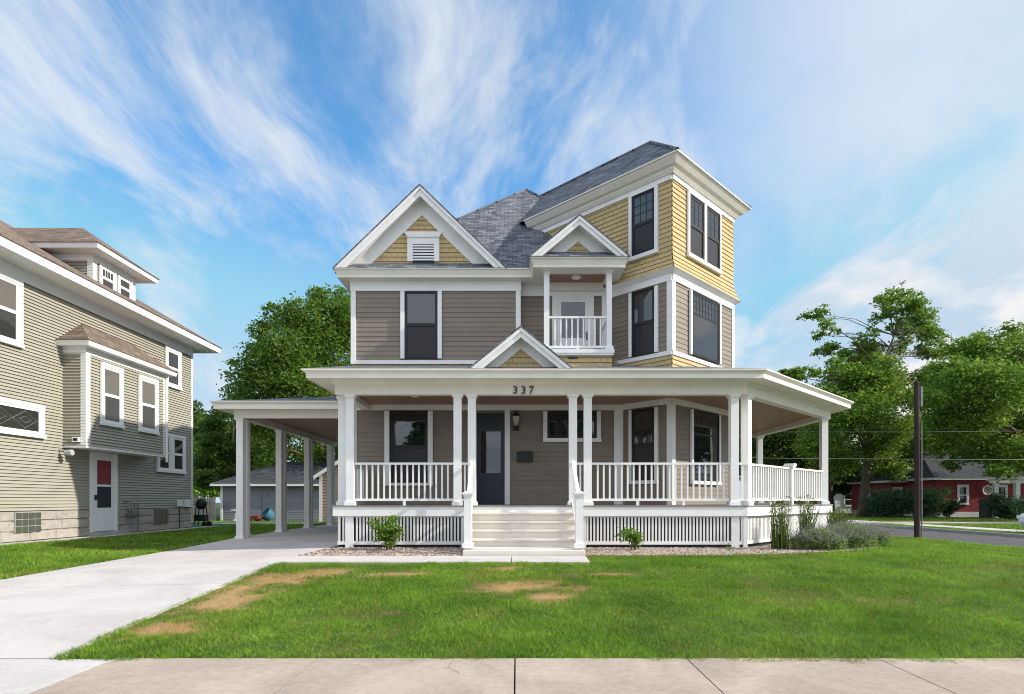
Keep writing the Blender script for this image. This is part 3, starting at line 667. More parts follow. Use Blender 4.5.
# --- porch
PATH = [(-3.79, 14.58), (-3.79, 12.4), (4.77, 12.4), (8.5, 16.13), (8.5, 21)]
pb = MB().sweep(PATH, [(-.2, 2.2), (0, 2.2), (0, 2.47), (-.2, 2.47)]); pb.sweep(PATH, [(0, 2.40), (.02, 2.40), (.07, 2.47), (0, 2.47)]); pb.box(4.1, 8.3, 20.8, 21, 2.2, 2.47); pb.build('porch_beam', CREAM, HS)
pe = MB().sweep(PATH, [(.0, 2.465), (.42, 2.465), (.42, 2.45), (.45, 2.45), (.45, 2.54), (.52, 2.60), (.52, 2.625), (-.1, 2.625)]); pe.build('porch_eaves', CREAM, HS)
E0, E1, E2, E3 = (-4.29, 11.9, 2.63), (4.98, 11.9, 2.63), (9.0, 15.92, 2.63), (9.0, 21.4, 2.63); zi = 3.36
pr = MB(); pr.face([E0, E1, (3.74, 14.9, zi), (-4.29, 14.9, zi)]); pr.face([E1, E2, (6, 17.16, zi), (3.74, 14.9, zi)]); pr.face([E2, E3, (6, 21.4, zi), (6, 17.16, zi)])
pr.face([(3.74, 14.9, zi), (6, 17.16, zi), (6, 21.4, zi), (3.74, 21.4, zi)]); pr.face([(-4.29, 14.9, 2.6), (-4.29, 11.9, 2.6), E0, (-4.29, 14.9, zi)]); pr.face([E3, (9, 21.4, 2.6), (3.74, 21.4, 2.6), (3.74, 21.4, zi), (6, 21.4, zi)])
pr.build('porch_roof', ROOF, HS)
pc = MB().face([(x, y, 2.335) for x, y in reversed([(-3.62, 12.58), (4.69, 12.58), (8.32, 16.21), (8.32, 20.9), (4.11, 20.9), (4.11, 14.62), (-3.62, 14.62)])]); pco = pc.build('porch_ceiling', CEIL, HS)
for x, y in ((5.6, 14.6), (-2.3, 13.4), (1.3, 13.4)): MB().lathe((x, y, 2.322), [(.075, 0), (.08, .01), (.07, .013)], 14).build('ceiling_light', LIGHTD, pco)
DP = [(-3.83, 14.58), (-3.83, 12.36), (4.79, 12.36), (8.54, 16.11), (8.54, 21)]
dk = MB().face([(x, y, -.113) for x, y in [(-3.85, 12.34), (4.80, 12.34), (8.56, 16.1), (8.56, 21), (4.11, 21), (4.11, 14.62), (-3.85, 14.62)]]); dk.sweep(DP, [(-.3, -.14), (.02, -.14), (.02, -.1135), (-.3, -.1135)]); dk.build('porch_deck', DECK, HS)
MB().sweep(DP, [(-.03, -.335), (0, -.335), (0, -.141), (-.03, -.141)]).build('deck_fascia', WHITE, HS)
# lattice skirts
Fk = Fr((0, 12.42), (0, -1)); F45 = Fr((4.77, 12.4), (1, -1)); Fk45 = Fr((4.77, 12.46), (1, -1)); Fkr = Fr((8.46, 16.1), (1, 0)); Fkl = Fr((-3.73, 14.6), (-1, 0))
def lattice(F, s0, s1, solid=()):
    gz = -1.02; m = MB().fbox(F, s0, s1, -.02, .012, -.93, -.86).fbox(F, s0, s1, -.02, .012, -.36, -.32)
    n = int((s1-s0)/.0705)
    for k in range(n):
        x = s0+(k+.5)*(s1-s0)/n
        if not any(a-.02 < x < b+.02 for a, b in solid): m.fbox(F, x-.019, x+.019, -.016, .006, -.86, -.36)
    for a, b in solid: m.fbox(F, a, b, -.03, .018, -1.0, -.33)
    lo_ = m.build('lattice_skirt', WHITE, HS); MB().fbox(F, s0+.01, s1-.01, -.06, -.05, -1.0, -.34).build('shade_backing', SCREEN, lo_)  # dark sheet added behind the slats, stands in for the shade under the deck
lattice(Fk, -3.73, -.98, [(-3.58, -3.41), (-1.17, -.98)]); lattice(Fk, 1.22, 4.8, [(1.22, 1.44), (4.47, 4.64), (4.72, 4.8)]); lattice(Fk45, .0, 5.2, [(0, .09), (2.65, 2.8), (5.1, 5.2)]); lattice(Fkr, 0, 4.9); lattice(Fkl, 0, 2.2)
# posts
PZ0, PZ1 = -.113, 2.2
for x, y in ((-3.73, 12.76), (-3.49, 12.5), (-1.243, 12.5), (-.945, 12.5), (1.172, 12.5), (1.48, 12.5), (4.55, 12.5), (8.4, 20.6), (6.2, 20.85)): post(HS, x, y, PZ0, PZ1)
post(HS, 4.87, 12.64, PZ0, PZ1, rz=rad(45)); post(HS, 8.26, 16.03, PZ0, PZ1, rz=rad(0))
m = MB(); a = .06; m.fbox(F45, 2.62, 2.74, -.16, -.04, -.113, .78).fbox(F45, 2.58, 2.78, -.2, 0, .78, .82).fprism(F45, [(2.56, .82), (2.80, .82), (2.73, .88), (2.63, .88)], -.22, .02); m.build('railing_post', WHITE, HS)
zb, zt = -.02, .785; Fr_ = Fr((0, 12.5), (0, -1)); F4r = Fr((4.70, 12.47), (1, -1))
railing(HS, Fr_, -3.40, -1.33, zb, zt); railing(HS, Fr_, -1.16, -1.03, zb, zt, .07); railing(HS, Fr_, 1.26, 1.40, zb, zt, .07); railing(HS, Fr_, 1.57, 4.46, zb, zt, .127); railing(HS, Fr_, 4.64, 4.83, zb, zt, .09)
railing(HS, F4r, .33, 2.62, zb, zt, .127); railing(HS, F4r, 2.74, 4.94, zb, zt, .127); railing(HS, Fr((8.4, 16.1), (1, 0)), .1, 4.4, zb, zt, .13, hide=True); railing(HS, Fr((-3.73, 14.55), (-1, 0)), .0, 1.68, zb, zt, .13, hide=True)
# steps
st = MB(); x0, x1 = -.97, 1.23; rs = [-.113, -.258, -.42, -.58, -.738, -.88]
for i in range(1, 6): st.box(x0+.05, x1-.05, 12.395-.29*i, 12.42-.29*(i-1)-.0, rs[i]-.16, rs[i]-.03)
sto = st.box(x0, x1, 10.66, 10.97, -1.05, -.912).build('porch_steps', STEPP, HS)
for i in range(1, 6): MB().box(x0+(.03 if i < 5 else -.005), x1-(.03 if i < 5 else -.005), 12.345-.29*i, 12.345-.29*(i-1)-.001, rs[i]-.03, rs[i]).build('tread', STEPP, sto)
for xx, x2 in ((-.90, -.945), (1.145, 1.172)):
    m = MB(); yy = 10.96; a = .07
    m.box(xx-a, xx+a, yy-a, yy+a, -.87, .1).box(xx-.1, xx+.1, yy-.1, yy+.1, -.8799, -.79).box(xx-.085, xx+.085, yy-.085, yy+.085, .06, .1).box(xx-.105, xx+.105, yy-.105, yy+.105, .1, .135)
    m.hexa([(xx-.095, yy-.095, .135), (xx+.095, yy-.095, .135), (xx+.095, yy+.095, .135), (xx-.095, yy+.095, .135)], [(xx-.02, yy-.02, .17), (xx+.02, yy-.02, .17), (xx+.02, yy+.02, .17), (xx-.02, yy+.02, .17)])
    nw = m.build('stair_newel', WHITE, HS); hr = MB()
    def bar(y0, z0, y1, z1, w, h):
        hr.hexa([(xx-w, y0, z0-h), (xx+w, y0, z0-h), (x2+w, y1, z1-h), (x2-w, y1, z1-h)], [(xx-w, y0, z0), (xx+w, y0, z0), (x2+w, y1, z1), (x2-w, y1, z1)])
    bar(yy+.07, .08, 12.42, .80, .035, .05); bar(yy+.07, -.74, 12.42, -.02, .028, .05); ho = hr.build('handrail', WHITE, nw)
    sb = MB()
    for k in range(9):
        t = (k+.7)/9.4; y = yy+.07+t*(12.42-yy-.07); x = xx+(x2-xx)*t; z = -.75+.72*t; sb.box(x-.016, x+.016, y-.016, y+.016, z, z+.79)
    sb.build('stair_balusters', WHITE, nw)
# house numbers
for i, (ch, x) in enumerate((('3', -.09), ('3', .08), ('7', .245))):
    cu = bpy.data.curves.new('digit', 'FONT'); cu.body = ch; cu.size = .22; cu.extrude = .008; cu.offset = .001
    to = bpy.data.objects.new('digit', cu); C.objects.link(to); dg = bpy.context.evaluated_depsgraph_get()
    me = bpy.data.meshes.new_from_object(to.evaluated_get(dg)); bpy.data.objects.remove(to); me.materials.clear(); me.materials.append(IRON)
    o = link('house_number', me, HS, (x, 12.385-14.6, 2.215+H-.37)); o.rotation_euler[0] = rad(90)
# wall lantern (part of the house)
lx, ly = -.02, 14.56
m = MB().box(lx-.07, lx+.07, ly-.02, ly+.03, 1.70, 2.1); ln = m.build('wall_lantern', IRON, HS)
MB().lathe((lx, ly-.12, 1.76), [(.03, 0), (.05, .02), (.055, .03), (.085, .28), (.1, .29), (.05, .35), (.02, .38), (.015, .4)], 6).build('lantern_body', IRON, ln)
MB().lathe((lx, ly-.12, 1.80), [(.052, 0), (.088, .23)], 12).build('lantern_glass', LAMPG, ln); MB().tube([(lx, ly, 2.05), (lx, ly-.1, 2.12), (lx, ly-.12, 2.1)], .012, 6).build('bracket', IRON, ln)
# carport
cpz = 2.62; m = MB(); Bk = (-4.06, 16.95, 2.99)
m.face([(-8.12, 15.72, cpz), (-4.06, 15.72, cpz), Bk]); m.face([(-8.12, 15.72, cpz), Bk, (-4.06, 24.9, 2.99), (-8.12, 24.9, cpz)]); m.face([(-4.06, 24.9, cpz), (-8.12, 24.9, cpz), (-4.06, 24.9, 2.99)])
car = m.build('carport', ROOF, HS)
CPth = [(-7.66, 24.6), (-7.66, 16.1), (-4.07, 16.1)]
MB().sweep(CPth, [(-.2, 2.22), (0, 2.22), (0, 2.43), (-.2, 2.43)]).build('carport_beam', CREAM, car)
MB().sweep(CPth, [(0, 2.425), (.34, 2.425), (.34, 2.41), (.37, 2.41), (.37, 2.53), (.44, 2.59), (.44, 2.615), (-.1, 2.615)]).build('carport_eaves', CREAM, car)
MB().face([(x, y, 2.40) for x, y in [(-7.5, 24.6), (-4.07, 24.6), (-4.07, 16.25), (-7.5, 16.25)]]).build('carport_ceiling', CEIL, car)
MB().lathe((-5.0, 17.2, 2.387), [(.075, 0), (.08, .01), (.07, .013)], 14).build('ceiling_light', LIGHTD, car)
for yy in (16.25, 18.9, 21.4, 23.95):
    zg = gr(-7.56, yy)-.02; post(car, -7.54, yy, zg, 2.22, .18, name='column'); post(car, -7.54, yy+.28, zg, 2.22, .18, name='column')

# mailbox
mx, mz = .195, .935
MBX = thing('mailbox', 'small black wall mailbox hanging beside the front door', 'mailbox', (mx, 14.57, mz+H))
m = MB(); F = Fr((mx, 14.58), (0, -1)); m.fbox(F, -.19, .19, 0, .1, mz, mz+.2); m.build('box', IRON, MBX)
MB().fprism(F, [(-.2, mz+.2), (.2, mz+.2), (.2, mz+.225), (.12, mz+.26), (-.12, mz+.26), (-.2, mz+.225)], .0, .115).build('lid', IRON, MBX)

# ================================================================== neighbour house
NH = thing('neighbour_house', 'pale olive clapboard house with brown roof, dormer and oriel bay at left', 'house', (-11.8, 16, .37))
Fn = Fr((-11.8, 0), (1, 0)); Ff = Fr((-22, 9.5), (0, -1)); Fnb = Fr((-11.8, 21.6), (0, 1))
MB().box(-22, -11.82, 9.52, 21.58, -.25, 5.5).build('wall_core', OLIVE, NH)
m = MB().lap(Fn, 9.5, 21.6, -.255, 5.2, .08, .034); m.lap(Ff, 0, 10.2, -.255, 5.2, .08, .034); m.lap(Fnb, 0, 10.2, -.255, 5.2, .08, .034); m.build('siding', OLIVE, NH)
MB().box(-21.97, -11.815, 9.53, 21.57, -1.3, -.26).build('foundation', BLOCK, NH)
bl = MB()      # rock faced courses
rng2 = random.Random(4)
for r in range(3):
    z0 = -1.0+r*.247; y = 9.6+(.2 if r % 2 else 0)
    while y < 21.4:
        y1 = min(y+.8, 21.55); d = .0; b_ = .028+rng2.random()*.02
        q0 = [(-11.815, y, z0), (-11.815, y1, z0), (-11.815, y1, z0+.24), (-11.815, y, z0+.24)]; q1 = [(-11.815+b_, y+.03, z0+.03), (-11.815+b_, y1-.03, z0+.03), (-11.815+b_, y1-.03, z0+.21), (-11.815+b_, y+.03, z0+.21)]
        bl.face(q1)
        for k in range(4): bl.face([q0[k], q0[(k+1) % 4], q1[(k+1) % 4], q1[k]])
        y = y1
bl.build('foundation_blocks', BLOCK, NH)
m = MB().fbox(Fn, 21.5, 21.62, 0, .03, -.255, 5.2).fbox(Fn, 9.5, 21.62, 0, .035, 5.2, 5.5).fbox(Fnb, -.02, .1, 0, .03, -.255, 5.2)
m.sweep([(-22, 9.5), (-11.8, 9.5), (-11.8, 21.6), (-22, 21.6)], [(0, 5.49), (.6, 5.49), (.6, 5.49), (.68, 5.49), (.71, 5.68), (0, 5.68)]); m.build('eaves', NWHITE, NH)
m = MB(); A = [(-22.7, 8.78, 5.69), (-11.07, 8.78, 5.69), (-11.07, 22.32, 5.69), (-22.7, 22.32, 5.69)]; P, Q = (-16.8, 12, 9.1), (-16.8, 19.7, 9.1)
m.face([A[0], A[1], P]); m.face([A[1], A[2], Q, P]); m.face([A[2], A[3], Q]); m.face([A[3], A[0], P, Q]); m.sweep([(-22, 9.5), (-11.8, 9.5), (-11.8, 21.6), (-22, 21.6)], [(.6, 5.682), (.735, 5.682), (.735, 5.715), (.6, 5.715)]); m.build('roof', ROOFB, NH)
# dormer
dx, d0, d1 = -12.15, 17.04, 18.9; Fd = Fr((dx, 0), (1, 0)); Fds = Fr((dx, d0), (0, -1))
do = MB().box(-15, dx-.01, d0+.01, d1-.01, 5.9, 7.1).build('dormer', OLIVE, NH)
m = MB().lap(Fds, -2.6, 0, 6.0, 6.85, .08, .034); m.lap(Fd, d0, d1, 6.1, 6.85, .08, .034); m.build('siding', OLIVE, do)
m = MB().fbox(Fds, -.14, .03, 0, .03, 6.0, 6.85).fbox(Fds, -2.8, .03, 0, .03, 6.85, 7.05).fbox(Fd, d0, d0+.14, 0, .029, 6.1, 6.85).fbox(Fd, d1-.14, d1, 0, .03, 6.1, 6.85).fbox(Fd, d0, d1, 0, .031, 6.85, 7.05)
m.sweep([(-15, d0), (dx, d0), (dx, d1), (-15, d1)], [(0, 7.04), (.45, 7.04), (.48, 7.17), (0, 7.17)]); m.build('dormer_trim', NWHITE, do)
z = 7.175; A = [(-15.5, d0-.5, z), (dx+.5, d0-.5, z), (dx+.5, d1+.5, z), (-15.5, d1+.5, z)]; ym = (d0+d1)/2; P, Q = (-16.4, ym, 8.22), (-13.1, ym, 8.22)
m = MB(); m.face([A[0], A[1], Q, P]); m.face([A[1], A[2], Q]); m.face([A[2], A[3], P, Q]); m.sweep([(-15, d0), (dx, d0), (dx, d1), (-15, d1)], [(.4, 7.172), (.505, 7.172), (.505, 7.2), (.4, 7.2)]); m.build('dormer_roof', ROOFB, do)
def nwin(T, F, s0, s1, z0, z1, **kw): return window(T, F, s0, s1, z0, z1, frame=NWHITE, glass=GLASSN, casing=NWHITE, fw=.052, off=.03, **kw)
nwin(NH, Fd, 17.3, 17.88, 6.2, 6.82, cas=.06, bot=0, top=0, grid=(4, 1)); nwin(NH, Fd, 18.08, 18.64, 6.2, 6.82, cas=.06, bot=0, top=0)
# oriel
ox, o0, o1 = -11.2, 15.46, 18.9; Fo = Fr((ox, 0), (1, 0)); Fos = Fr((-11.8, o0), (0, -1)); Foe = Fr((ox, o1), (0, 1))
orl = MB().box(-11.8, ox-.01, o0+.01, o1-.01, 1.37, 3.95).build('oriel_bay', OLIVE, NH)
m = MB().lap(Fo, o0, o1, 1.42, 3.95, .08, .034); m.lap(Fos, 0, .6, 1.42, 3.95, .08, .034); m.lap(Foe, 0, .6, 1.42, 3.95, .08, .034); m.build('siding', OLIVE, orl)
m = MB().fbox(Fo, o0, o0+.12, 0, .03, 1.42, 3.8).fbox(Fos, .48, .632, 0, .03, 1.42, 3.8).fbox(Fo, o1-.1, o1, 0, .03, 1.42, 3.8).fbox(Fo, o0, o1, 0, .032, 3.8, 3.97).fbox(Fos, 0, .632, 0, .032, 3.8, 3.97)
m.box(-11.78, ox+.025, o0-.025, o1+.025, 1.36, 1.415)
m.sweep([(-11.8, o0), (ox, o0), (ox, o1), (-11.8, o1)], [(0, 3.965), (.24, 3.965), (.27, 4.085), (0, 4.085)]); m.tube([(ox+.06, o1+.03, 3.95), (ox+.06, o1+.03, 1.2)], .04, 8); m.build('oriel_trim', NWHITE, orl)
m = MB(); A = [(-11.79, o0-.28, 4.09), (ox+.28, o0-.28, 4.09), (ox+.28, o1+.28, 4.09), (-11.79, o1+.28, 4.09)]; P, Q = (-11.79, o0+.65, 4.78), (-11.79, o1-.65, 4.78)
m.face([A[0], A[1], P]); m.face([A[1], A[2], Q, P]); m.face([A[2], A[3], Q]); m.sweep([(-11.79, o0), (ox, o0), (ox, o1), (-11.79, o1)], [(.2, 4.086), (.285, 4.086), (.285, 4.11), (.2, 4.11)]); m.build('oriel_roof', ROOFB, orl)
nwin(NH, Fo, 16.02, 16.75, 2.10, 3.62, cas=.09, upper=SHADE); nwin(NH, Fo, 17.62, 18.38, 2.10, 3.62, cas=.09, upper=SHADE)
nwin(NH, Fn, 13.0, 14.02, 3.68, 5.1, cas=.11, top=.09, upper=SHADE); lw = nwin(NH, Fn, 13.0, 14.68, 1.60, 2.24, cas=.10, style='single')
m = MB()
for a0, a1 in ((13.15, 13.85), (13.85, 14.55)):
    c_ = (a0+a1)/2
    for p, q in (((a0, 1.92), (c_, 2.12)), ((c_, 2.12), (a1, 1.92)), ((a1, 1.92), (c_, 1.72)), ((c_, 1.72), (a0, 1.92)), ((c_-.17, 1.92), (c_, 2.0)), ((c_, 2.0), (c_+.17, 1.92)), ((c_+.17, 1.92), (c_, 1.84)), ((c_, 1.84), (c_-.17, 1.92)), ((c_, 1.72), (c_, 1.69)), ((a0-.1, 1.92), (a0, 1.92)), ((a1, 1.92), (a1+.06, 1.92)), ((c_, 2.12), (c_, 2.2))):
        m.tube([(*Fn.xy(p[0], .056), p[1]), (*Fn.xy(q[0], .056), q[1])], .008, 5)
m.build('leading', PIPE, lw)
nwin(NH, Fn, 19.98, 20.7, 3.9, 5.08, cas=.1, top=.09); nwin(NH, Fn, 19.5, 20.14, 1.0, 2.15, cas=.09); nwin(NH, Fn, 20.33, 20.97, 1.0, 2.15, cas=.09)
# side door
m = MB().fbox(Fn, 16.40, 16.5, 0, .06, -.9, 1.34).fbox(Fn, 17.40, 17.5, 0, .06, -.9, 1.34).fbox(Fn, 16.5, 17.4, 0, .06, 1.26, 1.34)
sdr = MB().fbox(Fn, 16.5, 16.66, 0, .045, -.88, 1.26).fbox(Fn, 17.24, 17.4, 0, .045, -.88, 1.26).fbox(Fn, 16.66, 17.24, 0, .045, 1.12, 1.26).fbox(Fn, 16.66, 17.24, 0, .045, .38, .44).fbox(Fn, 16.66, 17.24, 0, .045, -.88, -.22).build('side_door', NWHITE, NH)
m.build('door_casing', NWHITE, sdr); MB().fbox(Fn, 16.66, 17.24, .0, .040, .44, 1.12).build('curtain_pane', REDC, sdr); MB().fbox(Fn, 16.66, 17.24, 0, .039, -.22, .38).build('screen', SCREEN, sdr); MB().fbox(Fn, 16.55, 16.6, .045, .09, .0, .14).build('handle', IRON, sdr)
MB().fbox(Fn, 16.35, 17.55, .0, .35, -1.03, -.905).build('door_step', FOUND, NH)
for y0, y1 in ((13.93, 14.69), (19.25, 20.05)):
    w = MB().fbox(Fn, y0, y1, .0, .045, -.78, -.28).build('basement_window', FOUND, NH)
    m = MB()
    for i in range(4):
        for j in range(3): m.fbox(Fn, y0+i*(y1-y0)/4+.02, y0+(i+1)*(y1-y0)/4-.01, .04, .062, -.77+j*.163, -.77+j*.163+.14)
    m.build('glass_block', GBLOCK, w)
# meter, boxes, light, vent
m = MB().lathe((-11.62, 17.95, -.42), [(.02, -.1), (.13, -.08), (.13, .08), (.02, .1)], 14, 'x'); gm = m.build('gas_meter', PIPE, NH)
MB().tube([(-11.62, 18.05, -.32), (-11.62, 18.05, -.12), (-11.62, 18.25, -.12), (-11.62, 18.25, -.98)], .025, 8).tube([(-11.62, 17.85, -.32), (-11.62, 17.85, -.05), (-11.78, 17.85, -.05)], .025, 8).tube([(-11.62, 17.95, -.5), (-11.62, 17.95, -.98)], .02, 8).build('pipe', PIPE, gm)
MB().fbox(Fn, 20.62, 20.82, 0, .1, -.22, .0).build('meter_box', NWHITE, NH); MB().fbox(Fn, 21.0, 21.3, 0, .12, -.24, .02).build('meter_box', NWHITE, NH); MB().tube([(-11.75, 20.72, -.2), (-11.75, 20.72, -1.0)], .015, 6).build('conduit', BUSH, NH)
sp = MB().lathe((-11.6, 15.3, 1.22), [(.03, -.02), (.07, 0), (.08, .16), (.075, .17)], 12, 'x').build('flood_light', GREYF, NH); MB().tube([(-11.78, 15.3, 1.3), (-11.62, 15.3, 1.26)], .02, 6).build('bracket', GREYF, sp)
vn = MB().fbox(Fos, .3, .47, .0, .09, 1.5, 1.63).build('dryer_vent', NWHITE, NH); MB().fbox(Fos, .33, .44, .09, .094, 1.53, 1.6).build('vent_mouth', BLACKP, vn)

# ================================================================== back yard
def simple_house(T, x0, x1, y0, y1, zg, ze, rz, wall, roofm, trim, ov=.4, ex=.15, gable_front=False):
    MB().box(x0, x1, y0+.01, y1, zg-.3, ze).build('wall_core', wall, T)
    m = MB(); m.lap(Fr((0, y0), (0, -1)), x0, x1, zg, ze, ex, .02); m.lap(Fr((x0, y1), (-1, 0)), 0, y1-y0, zg, ze, ex, .02); m.lap(Fr((x1, y0), (1, 0)), 0, y1-y0, zg, ze, ex, .02); m.build('siding', wall, T)
    F = Fr((0, y0), (0, -1)); m = MB().fbox(F, x0-.02, x0+.13, 0, .04, zg, ze).fbox(F, x1-.13, x1+.02, 0, .04, zg, ze)
    if not gable_front:
        m.sweep([(x0, y1), (x0, y0), (x1, y0), (x1, y1)], [(0, ze-.02), (ov, ze-.02), (ov, ze+.14), (0, ze+.14)])
    m.build('trim', trim, T)
    r = MB()
    if gable_front:
        xm = (x0+x1)/2; hw = (x1-x0)/2+ov; sl = (rz-ze)/((x1-x0)/2)
        for sg in (-1, 1):
            A = [(xm+sg*hw, y0-ov, ze-ov*sl), (xm, y0-ov, rz), (xm, y1+ov, rz), (xm+sg*hw, y1+ov, ze-ov*sl)]
            if sg > 0: A = A[::-1]
            r.face([(p[0], p[1], p[2]+.12) for p in A]); r.face(A[::-1])
        r.build('roof', roofm, T); rk = MB(); G = Fr((xm, y0-ov), (0, -1))
        for sg in (-1, 1):
            P = [(sg*hw, ze-ov*sl+.10), (0, rz+.10), (0, rz-.1), (sg*hw, ze-ov*sl-.1)]
            if sg > 0: P = P[::-1]
            rk.fprism(G, P[::-1], -.03, .02)
        rk.build('rake_board', trim, T)
        gw = MB(); gw.lap(F, 0, 0, ze, rz-.02, ex, .02, lim=lambda z: (xm-(rz-z)/sl, xm+(rz-z)/sl)); gw.face([(x0, y0+.012, ze), (x1, y0+.012, ze), (xm, y0+.012, rz)]); gw.build('gable_wall', wall, T)
    else:
        d = min(x1-x0, y1-y0)/2; a = [(x0-ov-.02, y0-ov-.02, ze+.145), (x1+ov+.02, y0-ov-.02, ze+.145), (x1+ov+.02, y1+ov, ze+.145), (x0-ov-.02, y1+ov, ze+.145)]
        if x1-x0 > y1-y0: P, Q = (x0+d, (y0+y1)/2, rz), (x1-d, (y0+y1)/2, rz)
        else: P = Q = None
        if P: r.face([a[0], a[1], Q, P]); r.face([a[1], a[2], Q]); r.face([a[2], a[3], P, Q]); r.face([a[3], a[0], P])
        else:
            P, Q = ((x0+x1)/2, y0+d, rz), ((x0+x1)/2, y1-d, rz); r.face([a[0], a[1], P]); r.face([a[1], a[2], Q, P]); r.face([a[2], a[3], Q]); r.face([a[3], a[0], P, Q])
        r.build('roof', roofm, T)
GA = thing('garage', 'low slate grey garage with dark hip roof behind the carport', 'garage', (-16, 40, 0)); simple_house(GA, -19.9, -10.5, 40, 46, -1.42, .95, 2.75, GREYSIDE, ROOFD, NWHITE, .5)
TG = thing('shed', 'tan gabled shed beyond the last carport column', 'shed', (-7, 30, .1)); simple_house(TG, -9.95, -4.5, 30, 35, -1.25, 1.25, 3.0, TANSIDE, ROOFD, NWHITE, .3, gable_front=True)
FN = thing('wooden_fence', 'weathered grey wooden picket fence beside the garage', 'fence', (-25, 39, 0))
m = MB(); x = -34.
while x < -19.9: m.fprism(Fr((0, 39), (0, -1)), [(x, -1.4), (x+.13, -1.4), (x+.13, .12), (x+.065, .2), (x, .12)], -.02, 0); x += .15
m.build('pickets', FENCEW, FN); m = MB().box(-34, -19.9, 39.03, 39.1, -1.1, -1.0).box(-34, -19.9, 39.03, 39.1, -.2, -.1); m.build('rail', FENCEW, FN)
for x in (-34, -31.6, -29.2, -26.8, -24.4, -22): MB().box(x, x+.1, 39.1, 39.2, -1.45, .1).build('post', FENCEW, FN)
# grill
gx, gy = -12.05, 22.7; zg = gr(gx, gy)
GL = thing('barbecue_grill', 'black barbecue grill on wheels behind the olive house corner', 'grill', (gx, gy, zg+H))
smooth(MB().lathe((gx, gy, zg+.85), [(.05, -.2), (.15, -.16), (.2, -.05), (.21, .0), (.2, .08), (.15, .18), (.05, .22)], 16)).build('kettle', BLACKP, GL)
for a, b in ((-.2, -.15), (.2, -.15), (-.2, .15), (.2, .15)): MB().tube([(gx+a, gy+b, zg+.05), (gx+a*.7, gy+b*.7, zg+.7)], .02, 6).build('leg', BLACKP, GL)
MB().box(gx-.2, gx+.2, gy-.15, gy+.15, zg+.2, zg+.45).build('shelf', BLACKP, GL); MB().tube([(gx-.12, gy-.2, zg+1.12), (gx+.12, gy-.2, zg+1.12)], .018, 6).build('handle', PIPE, GL)
for b in (-.17, .17): MB().lathe((gx+.22, gy+b, zg+.1), [(.02, -.025), (.1, -.025), (.1, .025), (.02, .025)], 14, 'y').build('wheel', RUBBER, GL)
# tub, wagon, post, planter
tx, ty = -16.0, 38.2; zg = gr(tx, ty)
m = MB(); n = 18; c_ = Vector((tx, ty, zg+.42)); ax = Vector((-.55, -.55, .62)).normalized(); u = ax.cross(Vector((0, 0, 1))).normalized(); w = ax.cross(u)
TB = thing('plastic_tub', 'round blue plastic tub tipped against the grey garage', 'tub', (tx, ty, zg+H))
rings = []
prof = [(.34, -.25), (.42, .2), (.45, .2), (.45, .24), (.40, .24), (.33, -.2)]
for r, h in prof: rings.append([c_+ax*h+(u*math.cos(2*math.pi*k/n)+w*math.sin(2*math.pi*k/n))*r for k in range(n)])
for i in range(len(prof)-1):
    for k in range(n): j = (k+1) % n; m.face([tuple(rings[i][k]), tuple(rings[i][j]), tuple(rings[i+1][j]), tuple(rings[i+1][k])])
m.face([tuple(p) for p in rings[0][::-1]]); m.face([tuple(p) for p in rings[-1]]); m.build('tub', BLUEP, TB)
tx, ty = -16.7, 37.6; zg = gr(tx, ty); WG = thing('toy_wagon', 'low red toy wagon left of the blue tub', 'wagon', (tx, ty, zg+H))
MB().hexa([(tx-.4, ty-.22, zg+.16), (tx+.4, ty-.22, zg+.16), (tx+.4, ty+.22, zg+.16), (tx-.4, ty+.22, zg+.16)], [(tx-.46, ty-.27, zg+.38), (tx+.46, ty-.27, zg+.38), (tx+.46, ty+.27, zg+.38), (tx-.46, ty+.27, zg+.38)]).build('tray', REDP, WG)
for a in (-.28, .28):
    for b in (-.25, .25): MB().lathe((tx+a, ty+b, zg+.11), [(.02, -.03), (.11, -.03), (.11, .03), (.02, .03)], 12, 'y').build('wheel', RUBBER, WG)
MB().tube([(tx-.45, ty, zg+.25), (tx-.8, ty, zg+.75)], .015, 6).build('handle', BLACKP, WG)
tx, ty = -18.1, 38.3; zg = gr(tx, ty); BB = thing('bird_bath', 'small white topped bird bath in front of the garage corner', 'bird bath', (tx, ty, zg+H))
MB().lathe((tx, ty, zg), [(.22, 0), (.2, .08), (.09, .15), (.08, .5), (.12, .58)], 14).build('pedestal', GREYF, BB); MB().lathe((tx, ty, zg+.58), [(.1, 0), (.3, .1), (.33, .18), (.28, .17)], 16).build('bowl', NWHITE, BB)
tx, ty = -16.55, 38.6; zg = gr(tx, ty); HK = thing('garden_hook', 'thin dark garden hook pole standing before the grey garage', 'hook', (tx, ty, zg+H))
MB().tube([(tx, ty, zg), (tx, ty, zg+1.9), (tx+.1, ty, zg+2.1), (tx+.3, ty, zg+2.0), (tx+.5, ty, zg+1.6)], .022, 6).build('pole', BLACKP, HK)

